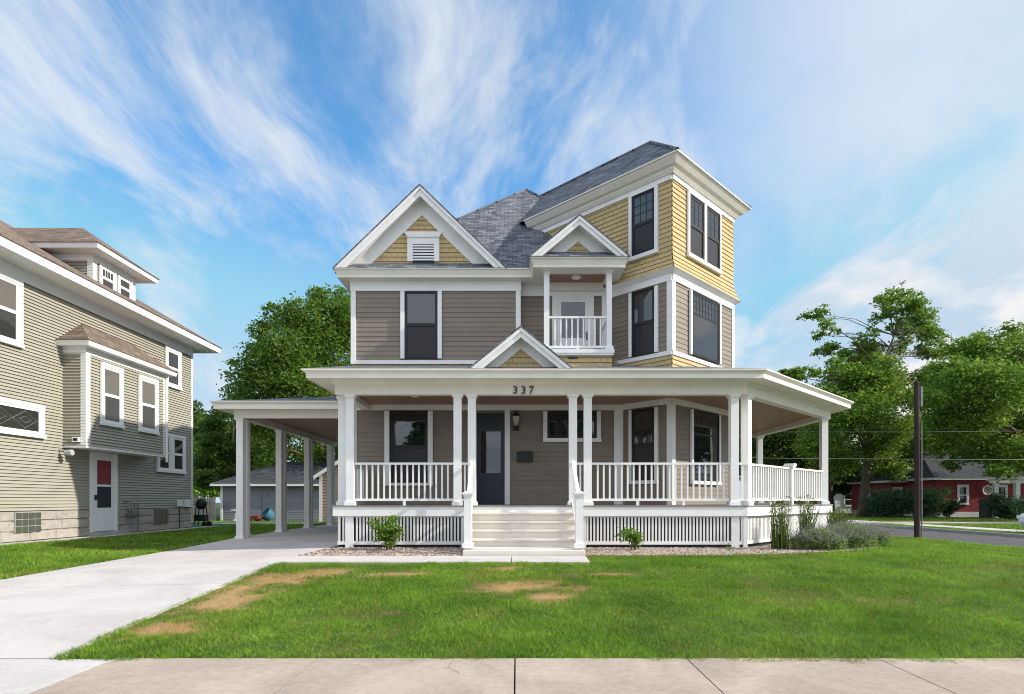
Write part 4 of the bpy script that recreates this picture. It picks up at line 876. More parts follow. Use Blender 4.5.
# ================================================================== vegetation
def leaf_mesh(name, P, size, mat, seed, origin, asp=.55, upb=.35, shared=None):
    rng = np.random.default_rng(seed); n = len(P)
    nr = rng.normal(size=(n, 3)); nr[:, 2] = np.abs(nr[:, 2])+upb; nr /= np.linalg.norm(nr, axis=1)[:, None]
    t = np.cross(nr, rng.normal(size=(n, 3))); t /= np.linalg.norm(t, axis=1)[:, None]; b = np.cross(nr, t)
    s = size*rng.uniform(.55, 1.3, (n, 1)); P = P-np.array(origin)
    V = np.stack([P+t*s*.5, P+b*s*asp*.5+nr*s*.06, P-t*s*.5, P-b*s*asp*.5+nr*s*.06], 1).reshape(-1, 3)
    return fastmesh(name, V, np.arange(4*n).reshape(-1, 4), mat)
def blobpts(blobs, n, seed, flat=.8):
    rng = np.random.default_rng(seed); vol = np.array([b[3]**2.3 for b in blobs]); idx = rng.choice(len(blobs), n, p=vol/vol.sum())
    B = np.array(blobs)[idx]; d = rng.normal(size=(n, 3)); d /= np.linalg.norm(d, axis=1)[:, None]
    r = B[:, 3]*rng.random(n)**.42*np.where(rng.random(n) < .18, 1.3, 1)
    P = B[:, :3]+d*r[:, None]*np.array([1, 1, flat])
    m_ = max(4, n//26); j = rng.integers(0, n, m_); tw = P[j]; k = rng.random(n) < .74; q = rng.integers(0, m_, n); sg = np.clip(B[j, 3]*.19, .05, .5)
    P2 = tw[q]+rng.normal(size=(n, 3))*sg[q][:, None]*np.array([1.15, 1.15, .55]); P[k] = P2[k]
    return P
def tree(name, label, trunk, blobs, tr, n, size, mat, seed, group='trees beyond the houses', limbs=True, fork=.45, upb=.35):
    """trunk: list of points from the ground up; blobs: (x, y, z, r) leaf clumps; z from the eye"""
    base = trunk[0]; T = thing(name, label, 'tree', (base[0], base[1], base[2]+H), group); rnd = random.Random(seed)
    m = MB(); L = len(trunk); rs = [tr*(1.25 if i == 0 else 1-.88*(i/(L-1))**.8) for i in range(L)]; m.tube(trunk, rs, 10)
    tv = [Vector(p) for p in trunk]
    if limbs:
        for b in blobs:
            e_ = Vector(b[:3]); best = None
            for i in range(1, L):
                for f in (.0, .33, .66, 1):
                    p = tv[i-1].lerp(tv[i], f)
                    if p.z < tv[0].z+(tv[-1].z-tv[0].z)*fork*.7: continue
                    s = (e_-p).length+max(0, p.z-e_.z+.25*(e_-p).length)*1.5
                    if best is None or s < best[0]: best = (s, p, i-1+f)
            p = best[1]; r0 = max(.04, tr*(1-.8*best[2]/(L-1))*.5); d = e_-p
            mid_ = p+d*.5+Vector((rnd.uniform(-.1, .1), rnd.uniform(-.1, .1), .12))*d.length*.6
            m.tube([p, p.lerp(mid_, .5)+Vector((0, 0, -.02*d.length)), mid_, e_], [r0, r0*.75, r0*.5, r0*.18], 6)
            for k in range(4):
                v_ = Vector((rnd.gauss(0, 1), rnd.gauss(0, 1), rnd.gauss(.3, .8))).normalized()*b[3]*.8; q = mid_.lerp(e_, rnd.uniform(.2, .95)); m.tube([q, q+v_*.5+Vector((0, 0, .05)), q+v_], [r0*.28, r0*.18, r0*.06], 5)
    m.smooth = True; m.build('trunk', BARK, T)
    me = leaf_mesh('crown', blobpts(blobs, n, seed), size, mat, seed, T.location-Vector((0, 0, H)), upb=upb)
    link('crown', me, T); return T
def pxblobs(L, Y, seed, dep=1.): 
    r = random.Random(seed); o = []
    for px, py, rp in L:
        y = Y+r.uniform(-1, 1)*dep; p = at(px, py, y); o.append((*p, rp*Y/595))
    return o
# big tree at right, open crown
Y = 51; zg = gr(29.6, Y)
b1 = pxblobs([(806, 316, 7), (818, 314, 9), (828, 324, 8), (812, 372, 7), (803, 378, 6), (829, 347, 9), (822, 352, 8), (842, 378, 18), (866, 348, 11), (858, 362, 12), (884, 302, 10), (899, 296, 11), (914, 303, 12), (925, 318, 12), (906, 320, 9), (932, 338, 12), (922, 352, 10), (892, 328, 5), (872, 334, 7), (880, 392, 22), (862, 414, 26), (838, 424, 22), (892, 428, 22), (912, 398, 15), (818, 414, 18), (902, 458, 16), (924, 378, 14), (868, 452, 22), (840, 462, 18), (818, 446, 16), (850, 395, 15), (888, 365, 12), (845, 355, 8), (872, 350, 12), (878, 318, 8), (868, 380, 18), (935, 355, 9), (895, 380, 14), (926, 395, 16), (915, 430, 18), (905, 340, 7), (835, 332, 6), (935, 372, 12), (942, 350, 8), (852, 372, 10), (826, 392, 12), (898, 350, 9), (930, 440, 16), (912, 310, 9), (890, 312, 8), (895, 470, 13), (880, 474, 11), (858, 340, 8), (818, 335, 7), (835, 365, 10), (925, 330, 12), (905, 330, 11), (870, 362, 12)], Y, 2, 4)
x0 = at(864, 500, Y)[0]
tree('broadleaf_tree', 'tall open crowned tree with thick trunk behind the utility pole', [(x0, Y, zg-.1), (x0+.1, Y, zg+2.5), (x0+.3, Y, zg+5.5), (x0+.4, Y, zg+9), (x0+1.4, Y, zg+12.5), (x0+2.6, Y, zg+15.5)], b1, .5, 66000, .26, LEAF, 11)
Y = 42
b2 = pxblobs([(948, 368, 16), (962, 352, 18), (985, 348, 20), (1010, 352, 22), (940, 392, 18), (965, 385, 26), (995, 385, 28), (1025, 372, 30), (945, 418, 18), (970, 420, 26), (1000, 425, 28), (1030, 415, 30), (952, 438, 14), (980, 450, 18), (1005, 460, 18), (1030, 455, 24), (1060, 400, 36), (1055, 350, 28), (1085, 430, 32), (1018, 338, 12), (935, 372, 10), (1000, 472, 10), (962, 456, 9), (975, 340, 9), (1014, 330, 9), (930, 400, 14), (932, 425, 14), (940, 450, 12), (950, 465, 9)], Y, 3, 4)
tree('broadleaf_tree', 'wide dense tree hanging over the red house at the right edge', [at(1062, 535, Y)[:2]+(gr(38, Y)-.1,), at(1060, 480, Y), at(1050, 420, Y), at(1040, 360, Y)], b2, .55, 64000, .25, LEAF, 12)
# darker trees behind the porch corner
Y = 62
b3 = pxblobs([(760, 440, 18), (785, 430, 18), (805, 420, 16), (775, 460, 18), (800, 452, 18), (822, 470, 14), (745, 455, 16), (790, 478, 12), (768, 484, 11), (812, 440, 15), (780, 408, 12), (832, 440, 16), (838, 460, 14), (800, 470, 14), (825, 425, 14)], Y, 4, 4)
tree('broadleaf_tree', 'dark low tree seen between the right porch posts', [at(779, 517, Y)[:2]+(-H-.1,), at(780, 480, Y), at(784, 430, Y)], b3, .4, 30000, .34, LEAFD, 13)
b3 = pxblobs([(795, 376, 9), (800, 396, 12), (812, 405, 12), (790, 392, 7), (783, 372, 4), (770, 415, 12), (758, 425, 12)], 70, 5, 3)
tree('broadleaf_tree', 'slim tree top peeking over the right porch eave', [at(800, 515, 70)[:2]+(-H-.1,), at(801, 450, 70), at(797, 385, 70)], b3, .35, 8000, .42, LEAF, 14)
Y = 58
b3 = pxblobs([(826, 480, 14), (842, 486, 12), (815, 490, 10), (850, 472, 12), (832, 462, 14)], Y, 6, 3)
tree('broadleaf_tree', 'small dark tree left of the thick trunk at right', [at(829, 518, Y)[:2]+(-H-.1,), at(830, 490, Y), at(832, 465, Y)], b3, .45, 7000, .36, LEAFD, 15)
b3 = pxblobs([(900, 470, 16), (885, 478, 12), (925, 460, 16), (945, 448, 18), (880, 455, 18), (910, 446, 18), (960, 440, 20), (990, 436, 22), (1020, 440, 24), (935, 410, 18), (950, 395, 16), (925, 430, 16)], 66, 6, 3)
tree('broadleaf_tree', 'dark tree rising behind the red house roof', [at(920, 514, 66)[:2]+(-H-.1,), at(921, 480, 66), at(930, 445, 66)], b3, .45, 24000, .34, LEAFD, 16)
# trees at left behind the carport
Y = 46
b4 = pxblobs([(330, 308, 20), (300, 318, 22), (278, 318, 14), (262, 330, 12), (345, 335, 26), (315, 345, 28), (285, 352, 24), (262, 355, 18), (245, 372, 14), (335, 380, 28), (300, 385, 28), (268, 388, 24), (240, 392, 14), (320, 415, 26), (285, 420, 24), (255, 420, 20), (360, 320, 24), (375, 360, 30), (232, 405, 8), (318, 296, 10), (345, 298, 12), (272, 308, 7), (300, 455, 20), (325, 460, 20), (270, 450, 16), (345, 440, 20), (292, 478, 12)], Y, 7, 5)
tree('broadleaf_tree', 'large full tree towering behind the carport roof', [at(322, 522, Y)[:2]+(-H-.1,), at(322, 480, Y), at(320, 420, Y), at(325, 350, Y)], b4, .5, 60000, .27, LEAFM, 17)
Y = 54
b5 = pxblobs([(236, 408, 12), (222, 412, 10), (214, 425, 10), (232, 432, 14), (215, 445, 14), (240, 455, 16), (222, 468, 15), (203, 462, 10), (205, 480, 12), (232, 484, 14), (250, 478, 14), (198, 438, 5), (245, 400, 10), (258, 462, 14)], Y, 8, 4)
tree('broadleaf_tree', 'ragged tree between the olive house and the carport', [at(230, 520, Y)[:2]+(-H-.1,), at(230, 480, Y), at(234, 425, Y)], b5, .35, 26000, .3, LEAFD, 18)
b5 = pxblobs([(198, 470, 14), (205, 450, 12), (192, 448, 10), (188, 480, 16), (210, 488, 14), (178, 455, 20), (225, 490, 12)], 75, 9, 3)
tree('broadleaf_tree', 'pale distant tree beside the olive house rear corner', [at(196, 514, 75)[:2]+(-H-.1,), at(196, 480, 75), at(197, 455, 75)], b5, .35, 9000, .45, LEAFY, 19)
# a generic tree shared by the ones farther away and outside the frame
gb_ = [(1.6*math.cos(a)*rr, 1.6*math.sin(a)*rr, h, .95*s) for a, rr, h, s in [(0, 1.2, 4.5, 1.3), (1, 1.4, 5.5, 1.4), (2, 1.3, 4.8, 1.3), (3, 1.5, 5.8, 1.5), (4, 1.3, 5, 1.4), (5, 1.4, 6, 1.4), (0.5, .6, 7.2, 1.5), (2.6, .7, 7.6, 1.4), (4.6, .7, 7, 1.5), (1, .1, 8.4, 1.1), (3.6, .2, 6, 1.6)]]
def generic(label, x, y, s, rz, proto=[]):
    z = gr(x, y)
    if not proto:
        T = tree('shade_tree', label, [(0, 0, -H), (0, .05, 2-H), (.1, 0, 4-H), (.1, .1, 7-H)], [(a, b, c-H, d) for a, b, c, d in gb_], .28, 9000, .42, LEAFD, 30, 'shade trees far behind'); proto.append(T)
    else:
        p = proto[0]; T = thing('shade_tree', label, 'tree', (0, 0, 0), 'shade trees far behind')
        for ch in p.children: c = ch.copy(); C.objects.link(c); c.parent = T
    T.location = (x, y, z+H); T.scale = (s, s, s); T.rotation_euler[2] = rz; return T
lab = 'shade tree of the far row closing the view behind the houses'
for i, (x, y, s) in enumerate([(-62, 88, 1.6), (-50, 92, 1.8), (-38, 84, 1.5), (-27, 90, 1.7), (-16, 86, 1.5), (22, 92, 1.6), (33, 84, 1.3), (46, 95, 1.5), (58, 88, 1.5), (72, 84, 1.7), (84, 92, 1.8), (98, 88, 1.6), (-5, 96, 1.6), (6, 90, 1.5), (11, 120, 1.7), (27, 125, 1.8), (18, 168, 1.9), (38, 110, 1.7)]): generic(lab, x, y, s, i*1.3)
generic('shade tree past the right edge behind the parked car', 46, 24, 1.3, 2); generic('shade tree farther off past the right edge', 52, 33, 1.6, 4)
generic('shade tree across the front street mirrored in the porch windows', -7, -24, 1.1, 1); generic('shade tree across the front street mirrored in the door glass', 4.5, -27, 1.2, 5)

# shrubs and bed plants
def shrub(name, label, x, y, h, r, n, size, mat, seed, stems=7, group=None, bx=None):
    zg = gr(x, y); T = thing(name, label, 'shrub', (x, y, zg+H), group); rnd = random.Random(seed); m = MB(); bl_ = []
    for k in range(stems):
        a = k*2.4+rnd.random(); q = rnd.uniform(.25, 1)*r; hh = h*rnd.uniform(.55, 1); e_ = (x+q*math.cos(a), y+q*math.sin(a), zg+hh*.88)
        m.tube([(x+.1*r*math.cos(a), y+.1*r*math.sin(a), zg-.02), (x+q*.4*math.cos(a), y+q*.4*math.sin(a), zg+hh*.5), e_], [.012*h+.004, .008*h+.002, .003], 5)
        for f in (.45, .7, .92): bl_.append((x+q*f*math.cos(a), y+q*f*math.sin(a), zg+hh*f, r*(.30 if r < .6 else .40)))
    m.build('stems', BARK, T); link('foliage', leaf_mesh('foliage', blobpts(bl_, n, seed, 1.), size, mat, seed, T.location-Vector((0, 0, H)), .5, .5), T); return T
shrub('green_shrub', 'bright green bush left of the porch steps', -2.55, 11.85, .74, .37, 1500, .075, LEAFY, 41, 9)
shrub('green_shrub', 'smaller bright green bush right of the porch steps', 2.3, 11.75, .46, .29, 750, .07, LEAFY, 42, 7)
shrub('green_shrub', 'tiny green seedling right of the right bush by the porch', 4.3, 11.95, .13, .1, 60, .05, LEAFY, 43, 4)
def reed(label, x, y, h, r, n, seed, lean=.25, w=.007):
    zg = gr(x, y); T = thing('ornamental_grass', label, 'grass clump', (x, y, zg+H), 'tall grasses beside the porch corner'); rng = np.random.default_rng(seed)
    V = []; F_ = []
    for k in range(n):
        a, b = rng.uniform(0, 6.283, 2); q = r*.35*math.sqrt(rng.random()); hh = h*rng.uniform(.3, 1.05); ln = lean*hh*rng.random(); p = np.array([q*math.cos(b), q*math.sin(b), 0]); d = np.array([math.cos(a), math.sin(a), 0]); s = np.array([-d[1], d[0], 0])*w*rng.uniform(.7, 1.4)
        p1 = p+d*ln*.3+np.array([0, 0, hh*.55]); p2 = p+d*ln+np.array([0, 0, hh]); i = len(V); V += [p-s, p+s, p1+s*.9, p1-s*.9, p2+s*.15, p2-s*.15]; F_ += [(i, i+1, i+2, i+3), (i+3, i+2, i+4, i+5)]
    nl = n*(11 if w < .01 else 1); f = rng.random(nl)**.8; a = rng.uniform(0, 6.283, nl); q = r*(.15+.34*f)*np.sqrt(rng.random(nl))
    P = np.stack([np.cos(a)*q, np.sin(a)*q, h*(.03+1.0*f)*rng.uniform(.82, 1.03, nl)], -1); lm = leaf_mesh('leaves', P, .065, REEDM, seed, (0, 0, 0), .2, -.2); link('leaves', lm, T)
    link('blades', fastmesh('blades', np.array(V), np.array(F_), REEDM), T); return T
reed('slender tall green grass clump nearest the porch corner', 5.33, 12.05, 1.05, .5, 130, 51, .3)
reed('second tall grass clump right of the slender one', 6.15, 12.65, 1.08, .4, 110, 52, .45)
reed('broad bright grass clump behind the lavender bush', 7.3, 13.5, .85, .5, 300, 53, .5, .012)
def catmint(label, x, y, h, rx, n, seed):
    zg = gr(x, y); T = thing('lavender_bush', label, 'lavender', (x, y, zg+H), 'lavender bushes at the bed end'); rng = np.random.default_rng(seed)
    a = rng.uniform(0, 6.283, n); q = np.sqrt(rng.random(n)); P = np.stack([np.cos(a)*q*rx, np.sin(a)*q*rx*.8, h*.85*(1-.55*q*q)*rng.random(n)**.5], -1)
    link('foliage', leaf_mesh('foliage', P, .055, LAVF, seed, (0, 0, 0), .5, .3), T)
    V = []; F_ = []; ns_ = n//7
    for k in range(ns_):
        a = rng.uniform(0, 6.283); q = math.sqrt(rng.random()); p = np.array([math.cos(a)*q*rx*.8, math.sin(a)*q*rx*.65, h*.2]); d = np.array([math.cos(a)*q*.7+rng.normal()*.22, math.sin(a)*q*.7+rng.normal()*.22, .9]); d /= np.linalg.norm(d); L = h*rng.uniform(.25, .8)
        for f in np.linspace(.3, 1, 9):
            c_ = p+d*L*f; t = rng.normal(size=3); t /= np.linalg.norm(t); u_ = np.cross(t, rng.normal(size=3)); u_ /= np.linalg.norm(u_); i = len(V); s = .011; V += [c_+t*s, c_+u_*s, c_-t*s, c_-u_*s]; F_.append((i, i+1, i+2, i+3))
    link('flowers', fastmesh('flowers', np.array(V), np.array(F_), LAVP), T); return T
catmint('grey green lavender bush with bare gravel to its left', 6.1, 12.05, .52, .55, 4200, 61); catmint('middle lavender bush heavy with mauve flower spikes', 6.85, 12.45, .64, .62, 4800, 62); catmint('rightmost lavender bush touching the lawn', 7.55, 13.0, .56, .58, 4200, 63)

# ================================================================== right: pole, wires, red house
px0, py0 = 13.25, 19.7; zg = gr(px0, py0)
PL = thing('utility_pole', 'dark brown wooden utility pole at the side street kerb', 'utility pole', (px0, py0, zg+H))
m = MB(); m.tube([(px0, py0, zg-.2), (px0, py0, zg+2.5), (px0-.02, py0, 3.92)], [.092, .086, .07], 12); m.smooth = False; m.build('pole', POLEW, PL)
MB().box(px0+.09, px0+.16, py0-.05, py0+.05, 3.1, 3.75).build('bracket', PIPE, PL); MB().tube([(px0+.12, py0-.05, zg), (px0+.115, py0-.05, 2.6)], .018, 6).build('conduit', PIPE, PL)
w = MB().tube([(-4.0, 33, 2.9), (5, 33, 2.55), (15, 33, 2.3), (25, 33, 2.25), (40, 33, 2.2)], .012, 5, True); world('power_line', w, PIPE, label='lower overhead wire crossing in front of the thick trunk', cat='wire')
w = MB().tube([(5, 33.5, 3.9), (15, 33.5, 3.83), (22.6, 33.5, 3.83), (40, 33.5, 4.0)], .008, 5); world('power_line', w, PIPE, label='upper overhead wire level with the porch frieze', cat='wire')
RH = thing('red_house', 'single storey red painted house with dark hip roof across the side street', 'house', (40, 50, 0))
zg = -H; x0, x1, y0 = 33.8, 50., 48.; ze = 1.72
MB().box(x0, x1, y0, 58, zg+.4, ze).build('wall', REDBR, RH); MB().box(x0-.03, x1, y0-.03, 58, zg-.2, zg+.42).build('foundation', NWHITE, RH)
MB().box(32.6, x0-.01, 52, 58, zg+.4, ze-.1).build('wall', REDBR, RH); MB().box(32.57, x0-.01, 51.97, 58, zg-.2, zg+.4).build('foundation', FOUND, RH)
m = MB().sweep([(x0, 57), (x0, y0), (x1, y0)], [(0, ze-.1), (.45, ze-.1), (.45, ze+.1), (0, ze+.1)]); m.sweep([(32.6, 58), (32.6, 52), (x0, 52)], [(0, ze-.2), (.45, ze-.2), (.45, ze), (0, ze)]); m.build('eaves', NWHITE, RH)
m = MB(); A = [(x0-.5, y0-.5, ze+.1), (x1+.5, y0-.5, ze+.1), (x1+.5, 60, ze+.1), (x0-.5, 60, ze+.1)]; P, Q = (36.5, 54, 4.5), (47, 54, 4.5)
m.face([A[0], A[1], Q, P]); m.face([A[1], A[2], Q]); m.face([A[2], A[3], P, Q]); m.face([A[3], A[0], P]); B = [(32.1, 51.5, ze), (37, 51.5, ze), (37, 60, ze), (32.1, 60, ze)]; P2, Q2 = (35.0, 55, 3.6), (37, 55, 3.6)
m.face([B[0], B[1], Q2, P2]); m.face([B[3], B[0], P2]); m.face([B[2], B[3], P2, Q2]); m.build('roof', ROOFD, RH)
for xc, yy, w_, hh, zz in ((40.0, 47.6, 1.75, 1.15, ze+.12), (33.9, 51.55, 1.3, 1.05, ze+.02)):
    F = Fr((xc, yy), (0, -1)); m = MB().fprism(F, [(-w_, zz), (w_, zz), (0, zz+hh)], -2.5, 0); go = m.build('gablet', GREYF, RH); m = MB()
    for sg in (-1, 1):
        P = [(sg*(w_+.15), zz), (0, zz+hh+.12), (0, zz+hh-.1), (sg*(w_-.15), zz)]
        if sg > 0: P = P[::-1]
        m.fprism(F, P[::-1], 0, .2)
    m.build('rake_board', NWHITE, go)
FR = Fr((0, y0), (0, -1)); Fw3 = Fr((0, 52), (0, -1))
for s in (35.62, 38.75): nwin(RH, FR, s, s+.65, -.3, 1.1, cas=.14)
nwin(RH, Fw3, 32.9, 33.5, -.2, 1.0, cas=.14)
DS = thing('satellite_dish', 'pale satellite dish on the red wall right of its tall window', 'dish', (37.6, 47.6, 1))
smooth(MB().lathe((37.55, 47.65, .78), [(.02, -.02), (.2, -.05), (.38, -.16), (.4, -.16), (.2, -.02), (.02, .0)], 18, 'y')).build('reflector', GREYF, DS); MB().tube([(37.55, 47.7, .7), (37.55, 47.95, .45)], .03, 6).build('arm', PIPE, DS)
sq = gr(36.9, 46.5); BF = thing('board_fence', 'dark board fence in front of the red house wall', 'fence', (37, 46.6, 0)); m = MB(); x = 36.2
while x < 44: m.box(x, x+.14, 46.6, 46.63, -H, .12-.02*(int(x*7) % 2)); x += .15
m.build('boards', BLACKP, BF); MB().box(36.2, 44, 46.63, 46.7, -.2, -.1).build('rail', BLACKP, BF)
PG = thing('pergola', 'white pergola with square posts before the red house', 'pergola', (38, 44.6, 0))
MB().box(36.9, 42, 44.4, 44.55, 1.3, 1.48).box(36.9, 42, 46.4, 46.55, 1.3, 1.48).build('beam', NWHITE, PG)
m = MB()
for k in range(13): m.box(36.95+k*.4, 37.05+k*.4, 43.9, 46.9, 1.48, 1.62)
m.build('rafters', NWHITE, PG)
for x, y in ((37.35, 44.475), (41.6, 44.475), (37.35, 46.475), (41.6, 46.475)): MB().box(x-.15, x+.15, y-.15, y+.15, -H, 1.3).build('post', NWHITE, PG)
shrub('round_bush', 'round blue green bush right of the dark board fence', 34.6, 42.0, 1.75, 1.5, 7000, .17, BUSH, 71, 12)
shrub('round_bush', 'wide dark bush left of the pole before the red wing', 29.6, 47.5, 2.1, 2.0, 8500, .18, BUSH, 72, 14); shrub('round_bush', 'dark bush directly behind the utility pole', 32.2, 47.2, 2.2, 1.9, 8500, .18, BUSH, 73, 14)
shrub('round_bush', 'narrow dark bush at the foot of the red house corner', 34.2, 47.2, 1.4, .9, 2600, .17, BUSH, 74, 9)
PH = thing('pale_house', 'pale far house with blue windows left of the red house', 'house', (37, 66, 0)); simple_house(PH, 34.2, 46, 64, 72, -H, 1.2, 3.6, NWHITE, ROOFD, NWHITE, .4)
for s in (35.2, 37.4, 39.4): nwin(PH, Fr((0, 64), (0, -1)), s, s+1, -.6, .7, cas=.1)
P3 = thing('pale_house', 'white cottage glimpsed under the trees behind the porch rail', 'house', (31, 80, 0)); simple_house(P3, 36, 46, 80, 88, -H, 1.9, 4.2, NWHITE, ROOFB, NWHITE, .4)
for s in (37.5, 40.4, 43): nwin(P3, Fr((0, 80), (0, -1)), s, s+1.1, -.5, 1.1, cas=.1)
RF = thing('garden_fence', 'dark red low board fence behind the thick tree trunk', 'fence', (32, 58, 0)); MB().box(26, 29.5, 57, 57.05, -H, -.1).build('panel', REDBR, RF); [MB().box(x, x+.12, 56.9, 57, -H, 0).build('post', BARK, RF) for x in (26, 27.7, 29.4)]

# parked car
cx, cy = 21.25, 23.6; zg = -H-.0
CR = thing('parked_car', 'white hatchback whose front end shows at the right edge', 'car', (cx+2, cy+.8, 0)); F = Fr((cx, cy), (0, -1))
prof = [(.1, .28), (.0, .45), (.02, .68), (.12, .80), (1.0, .95), (1.65, 1.42), (2.2, 1.5), (3.3, 1.46), (3.95, 1.05), (4.15, .9), (4.2, .45), (4.1, .28)]
m = MB(); n = len(prof)
secs = [(-1.72, .9), (-1.6, 1.0), (-.12, 1.0), (0, .9)]
rg = []
for d, k in secs: rg.append([(*F.xy(2.1+(s-2.1)*(1 if k == 1 else .97), d+(0 if z < 1 else (-.22 if d > -.5 else .22))), zg+(z if k == 1 else .3+(z-.3)*.95)) for s, z in prof])
for i in range(3):
    for j in range(n): q = (j+1) % n; m.face([rg[i][j], rg[i][q], rg[i+1][q], rg[i+1][j]])
m.face(rg[0][::-1]); m.face(rg[-1]); m.build('body', CARW, CR)
MB().face([(*F.xy(s, d), zg+z) for s, z, d in [(1.1, 1.0, .005), (3.6, 1.0, .005), (3.25, 1.38, -.2), (1.75, 1.38, -.2)]]).build('side_window', GLASS, CR)
for s in (.78, 3.35):
    for d in (-.1, -1.62):
        c = F.xy(s, d); wh = MB().lathe((c[0], c[1], zg+.31), [(.05, -.11), (.31, -.11), (.32, -.08), (.32, .08), (.31, .11), (.05, .11)], 20, 'y').build('wheel', RUBBER, CR); MB().lathe((c[0], c[1], zg+.31), [(.03, -.125), (.2, -.118), (.2, .118), (.03, .125)], 12, 'y').build('rim', GREYF, wh)
for d in (-.12, -1.6): MB().fbox(F, -.01, .1, d-.1, d+.1, zg+.6, zg+.74).build('headlight', LIGHTD, CR)

# ================================================================== sky, sun, camera
SUN_E, SUN_A = rad(30.5), rad(10.3)
sc = bpy.context.scene
W = bpy.data.worlds.new('World'); sc.world = W; W.use_nodes = True; n = W.node_tree.nodes; l = W.node_tree.links
bg = n['Background']; bg.inputs[1].default_value = .13
sky = n.new('ShaderNodeTexSky'); sky.sky_type = 'NISHITA'; sky.sun_disc = False; sky.sun_elevation = SUN_E; sky.sun_rotation = rad(90)+SUN_A; sky.air_density = 1.; sky.dust_density = .6; sky.ozone_density = 1.6
hs = n.new('ShaderNodeVectorMath'); hs.operation = 'MULTIPLY'; hs.inputs[1].default_value = (.64, 1.14, 1.34); l.new(sky.outputs[0], hs.inputs[0])
vm_ = n.new('ShaderNodeVectorMath'); vm_.operation = 'MINIMUM'; vm_.inputs[1].default_value = (1.8, 3.1, 4.35); l.new(hs.outputs[0], vm_.inputs[0]); hs = vm_
tc = n.new('ShaderNodeTexCoord'); sx = n.new('ShaderNodeSeparateXYZ'); l.new(tc.outputs['Generated'], sx.inputs[0])
def math_(op, a, b=None, c=None):
    k = n.new('ShaderNodeMath'); k.operation = op
    for i, v in enumerate((a, b, c)):
        if v is None: continue
        if isinstance(v, (int, float)): k.inputs[i].default_value = v
        else: l.new(v, k.inputs[i])
    return k.outputs[0]
zc = math_('MAXIMUM', sx.outputs[2], .02); zc = math_('ADD', zc, .30)
ux = math_('DIVIDE', sx.outputs[0], zc); uy = math_('DIVIDE', sx.outputs[1], zc)
cb0 = n.new('ShaderNodeCombineXYZ'); l.new(ux, cb0.inputs[0]); l.new(uy, cb0.inputs[1])
wn = n.new('ShaderNodeTexNoise'); wn.inputs['Scale'].default_value = 1.3; wn.inputs['Detail'].default_value = 3; l.new(cb0.outputs[0], wn.inputs['Vector'])
wv = n.new('ShaderNodeVectorMath'); wv.operation = 'MULTIPLY_ADD'; wv.inputs[1].default_value = (.38, .38, 0); l.new(wn.outputs['Color'], wv.inputs[0]); l.new(cb0.outputs[0], wv.inputs[2]); cb = wv
def cloud(rot, scl, nscale, det, dist, lo, hi, off=(0, 0, 0), rough=.6):
    mp = n.new('ShaderNodeMapping'); mp.inputs['Rotation'].default_value = (0, 0, rad(rot)); mp.inputs['Scale'].default_value = scl; mp.inputs['Location'].default_value = off; l.new(cb.outputs[0], mp.inputs[0])
    nz = n.new('ShaderNodeTexNoise'); nz.inputs['Scale'].default_value = nscale; nz.inputs['Detail'].default_value = det; nz.inputs['Distortion'].default_value = dist; nz.inputs['Roughness'].default_value = rough; l.new(mp.outputs[0], nz.inputs['Vector'])
    mr = n.new('ShaderNodeMapRange'); mr.interpolation_type = 'SMOOTHSTEP'; mr.inputs[1].default_value = lo; mr.inputs[2].default_value = hi; l.new(nz.outputs[0], mr.inputs[0]); return mr.outputs[0]
wisp = cloud(36, (1.5, .6, 1), 2.6, 10, .35, .35, .68, (2.1, .9, 0), .64)
veil = cloud(30, (1, .7, 1), 1.6, 8, .4, .30, .58, (.4, 2.1, 0))
c1 = math_('MULTIPLY', wisp, math_('MULTIPLY_ADD', veil, .72, .28))
# bank of cloud to the right
az = math_('DIVIDE', sx.outputs[0], math_('MAXIMUM', sx.outputs[1], .1))
mr = n.new('ShaderNodeMapRange'); mr.interpolation_type = 'SMOOTHSTEP'; mr.inputs[1].default_value = -.05; mr.inputs[2].default_value = .7; mr.inputs[3].default_value = 0; mr.inputs[4].default_value = 1; l.new(az, mr.inputs[0])
bank = math_('MULTIPLY', cloud(10, (.7, .6, 1), 1.3, 8, .4, .24, .56, (3, .7, 0)), mr.outputs[0])
pn = n.new('ShaderNodeMapping'); pn.inputs['Scale'].default_value = (1, 1, 1.7); pn.inputs['Location'].default_value = (.35, .1, .2); l.new(tc.outputs['Generated'], pn.inputs[0])
pz = n.new('ShaderNodeTexNoise'); pz.inputs['Scale'].default_value = 5.5; pz.inputs['Detail'].default_value = 7; pz.inputs['Roughness'].default_value = .5; l.new(pn.outputs[0], pz.inputs['Vector'])
pm = n.new('ShaderNodeMapRange'); pm.interpolation_type = 'SMOOTHSTEP'; pm.inputs[1].default_value = .45; pm.inputs[2].default_value = .56; l.new(pz.outputs[0], pm.inputs[0])
pe_ = n.new('ShaderNodeMapRange'); pe_.interpolation_type = 'SMOOTHSTEP'; pe_.inputs[1].default_value = .42; pe_.inputs[2].default_value = .24; l.new(sx.outputs[2], pe_.inputs[0])
puff = math_('MULTIPLY', math_('MULTIPLY', pm.outputs[0], pe_.outputs[0]), mr.outputs[0])
hz = n.new('ShaderNodeMapRange'); hz.inputs[1].default_value = .0; hz.inputs[2].default_value = .45; hz.inputs[3].default_value = .55; hz.inputs[4].default_value = 0; l.new(sx.outputs[2], hz.inputs[0])
mask = math_('MINIMUM', math_('MAXIMUM', math_('MAXIMUM', math_('MULTIPLY', c1, .95), math_('MULTIPLY', bank, .8)), hz.outputs[0]), .92)
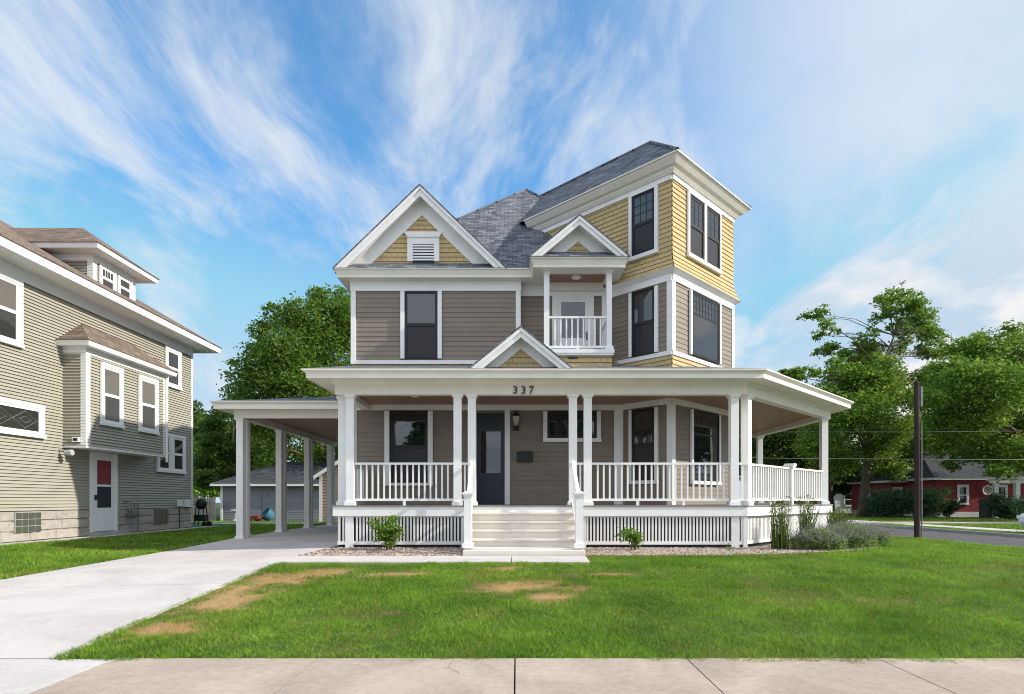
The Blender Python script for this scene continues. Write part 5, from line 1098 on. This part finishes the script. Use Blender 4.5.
cc = n.new('ShaderNodeMix'); cc.data_type = 'RGBA'; cc.inputs[6].default_value = (3.95, 4.2, 4.5, 1); cc.inputs[7].default_value = (3.05, 3.55, 4.1, 1); l.new(math_('MULTIPLY', mr.outputs[0], pe_.outputs[0]), cc.inputs[0])
mx = n.new('ShaderNodeMix'); mx.data_type = 'RGBA'; l.new(cc.outputs[2], mx.inputs[7]); l.new(mask, mx.inputs[0]); l.new(hs.outputs[0], mx.inputs[6])
mx2 = n.new('ShaderNodeMix'); mx2.data_type = 'RGBA'; mx2.inputs[7].default_value = (4.9, 4.7, 4.6, 1); l.new(math_('MULTIPLY', puff, .85), mx2.inputs[0]); l.new(mx.outputs[2], mx2.inputs[6])
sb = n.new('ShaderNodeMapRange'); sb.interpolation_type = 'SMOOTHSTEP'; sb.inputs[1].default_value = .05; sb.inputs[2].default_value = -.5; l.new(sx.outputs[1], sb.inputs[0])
south_fill = math_('MULTIPLY', sb.outputs[0], cloud(15, (.8, .6, 1), 1.6, 7, .5, .24, .58, (7, 3, 0)))  # unseen cloud added behind the camera, extra bright to fill the shaded front
mx3 = n.new('ShaderNodeMix'); mx3.data_type = 'RGBA'; mx3.inputs[7].default_value = (5.6, 6.0, 6.7, 1); l.new(south_fill, mx3.inputs[0]); l.new(mx2.outputs[2], mx3.inputs[6])
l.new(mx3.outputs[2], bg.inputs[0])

sl = bpy.data.lights.new('sun', 'SUN'); sl.energy = 3.5; sl.angle = rad(.6); sl.color = (1, .93, .82)
so = bpy.data.objects.new('sun', sl); C.objects.link(so); so.location = (30, -5, 30)
d = Vector((-math.cos(SUN_E)*math.cos(SUN_A), math.cos(SUN_E)*math.sin(SUN_A), -math.sin(SUN_E))); so.rotation_euler = d.to_track_quat('-Z', 'Y').to_euler()
cam = bpy.data.cameras.new('camera'); cam.sensor_width = 36; cam.lens = 595/1024*36; cam.shift_x = -5/1024; cam.shift_y = 153/1024; cam.clip_end = 1000
co = bpy.data.objects.new('camera', cam); C.objects.link(co); co.location = (0, 0, H); co.rotation_euler = (rad(90), 0, 0); sc.camera = co
sc.view_settings.view_transform = 'Standard'; sc.view_settings.look = 'None'; sc.view_settings.gamma = 1; sc.view_settings.exposure = .64
sc.cycles.filter_width = 1.0; sc.cycles.max_bounces = 8; sc.cycles.diffuse_bounces = 4
print('balusters', NB[0])
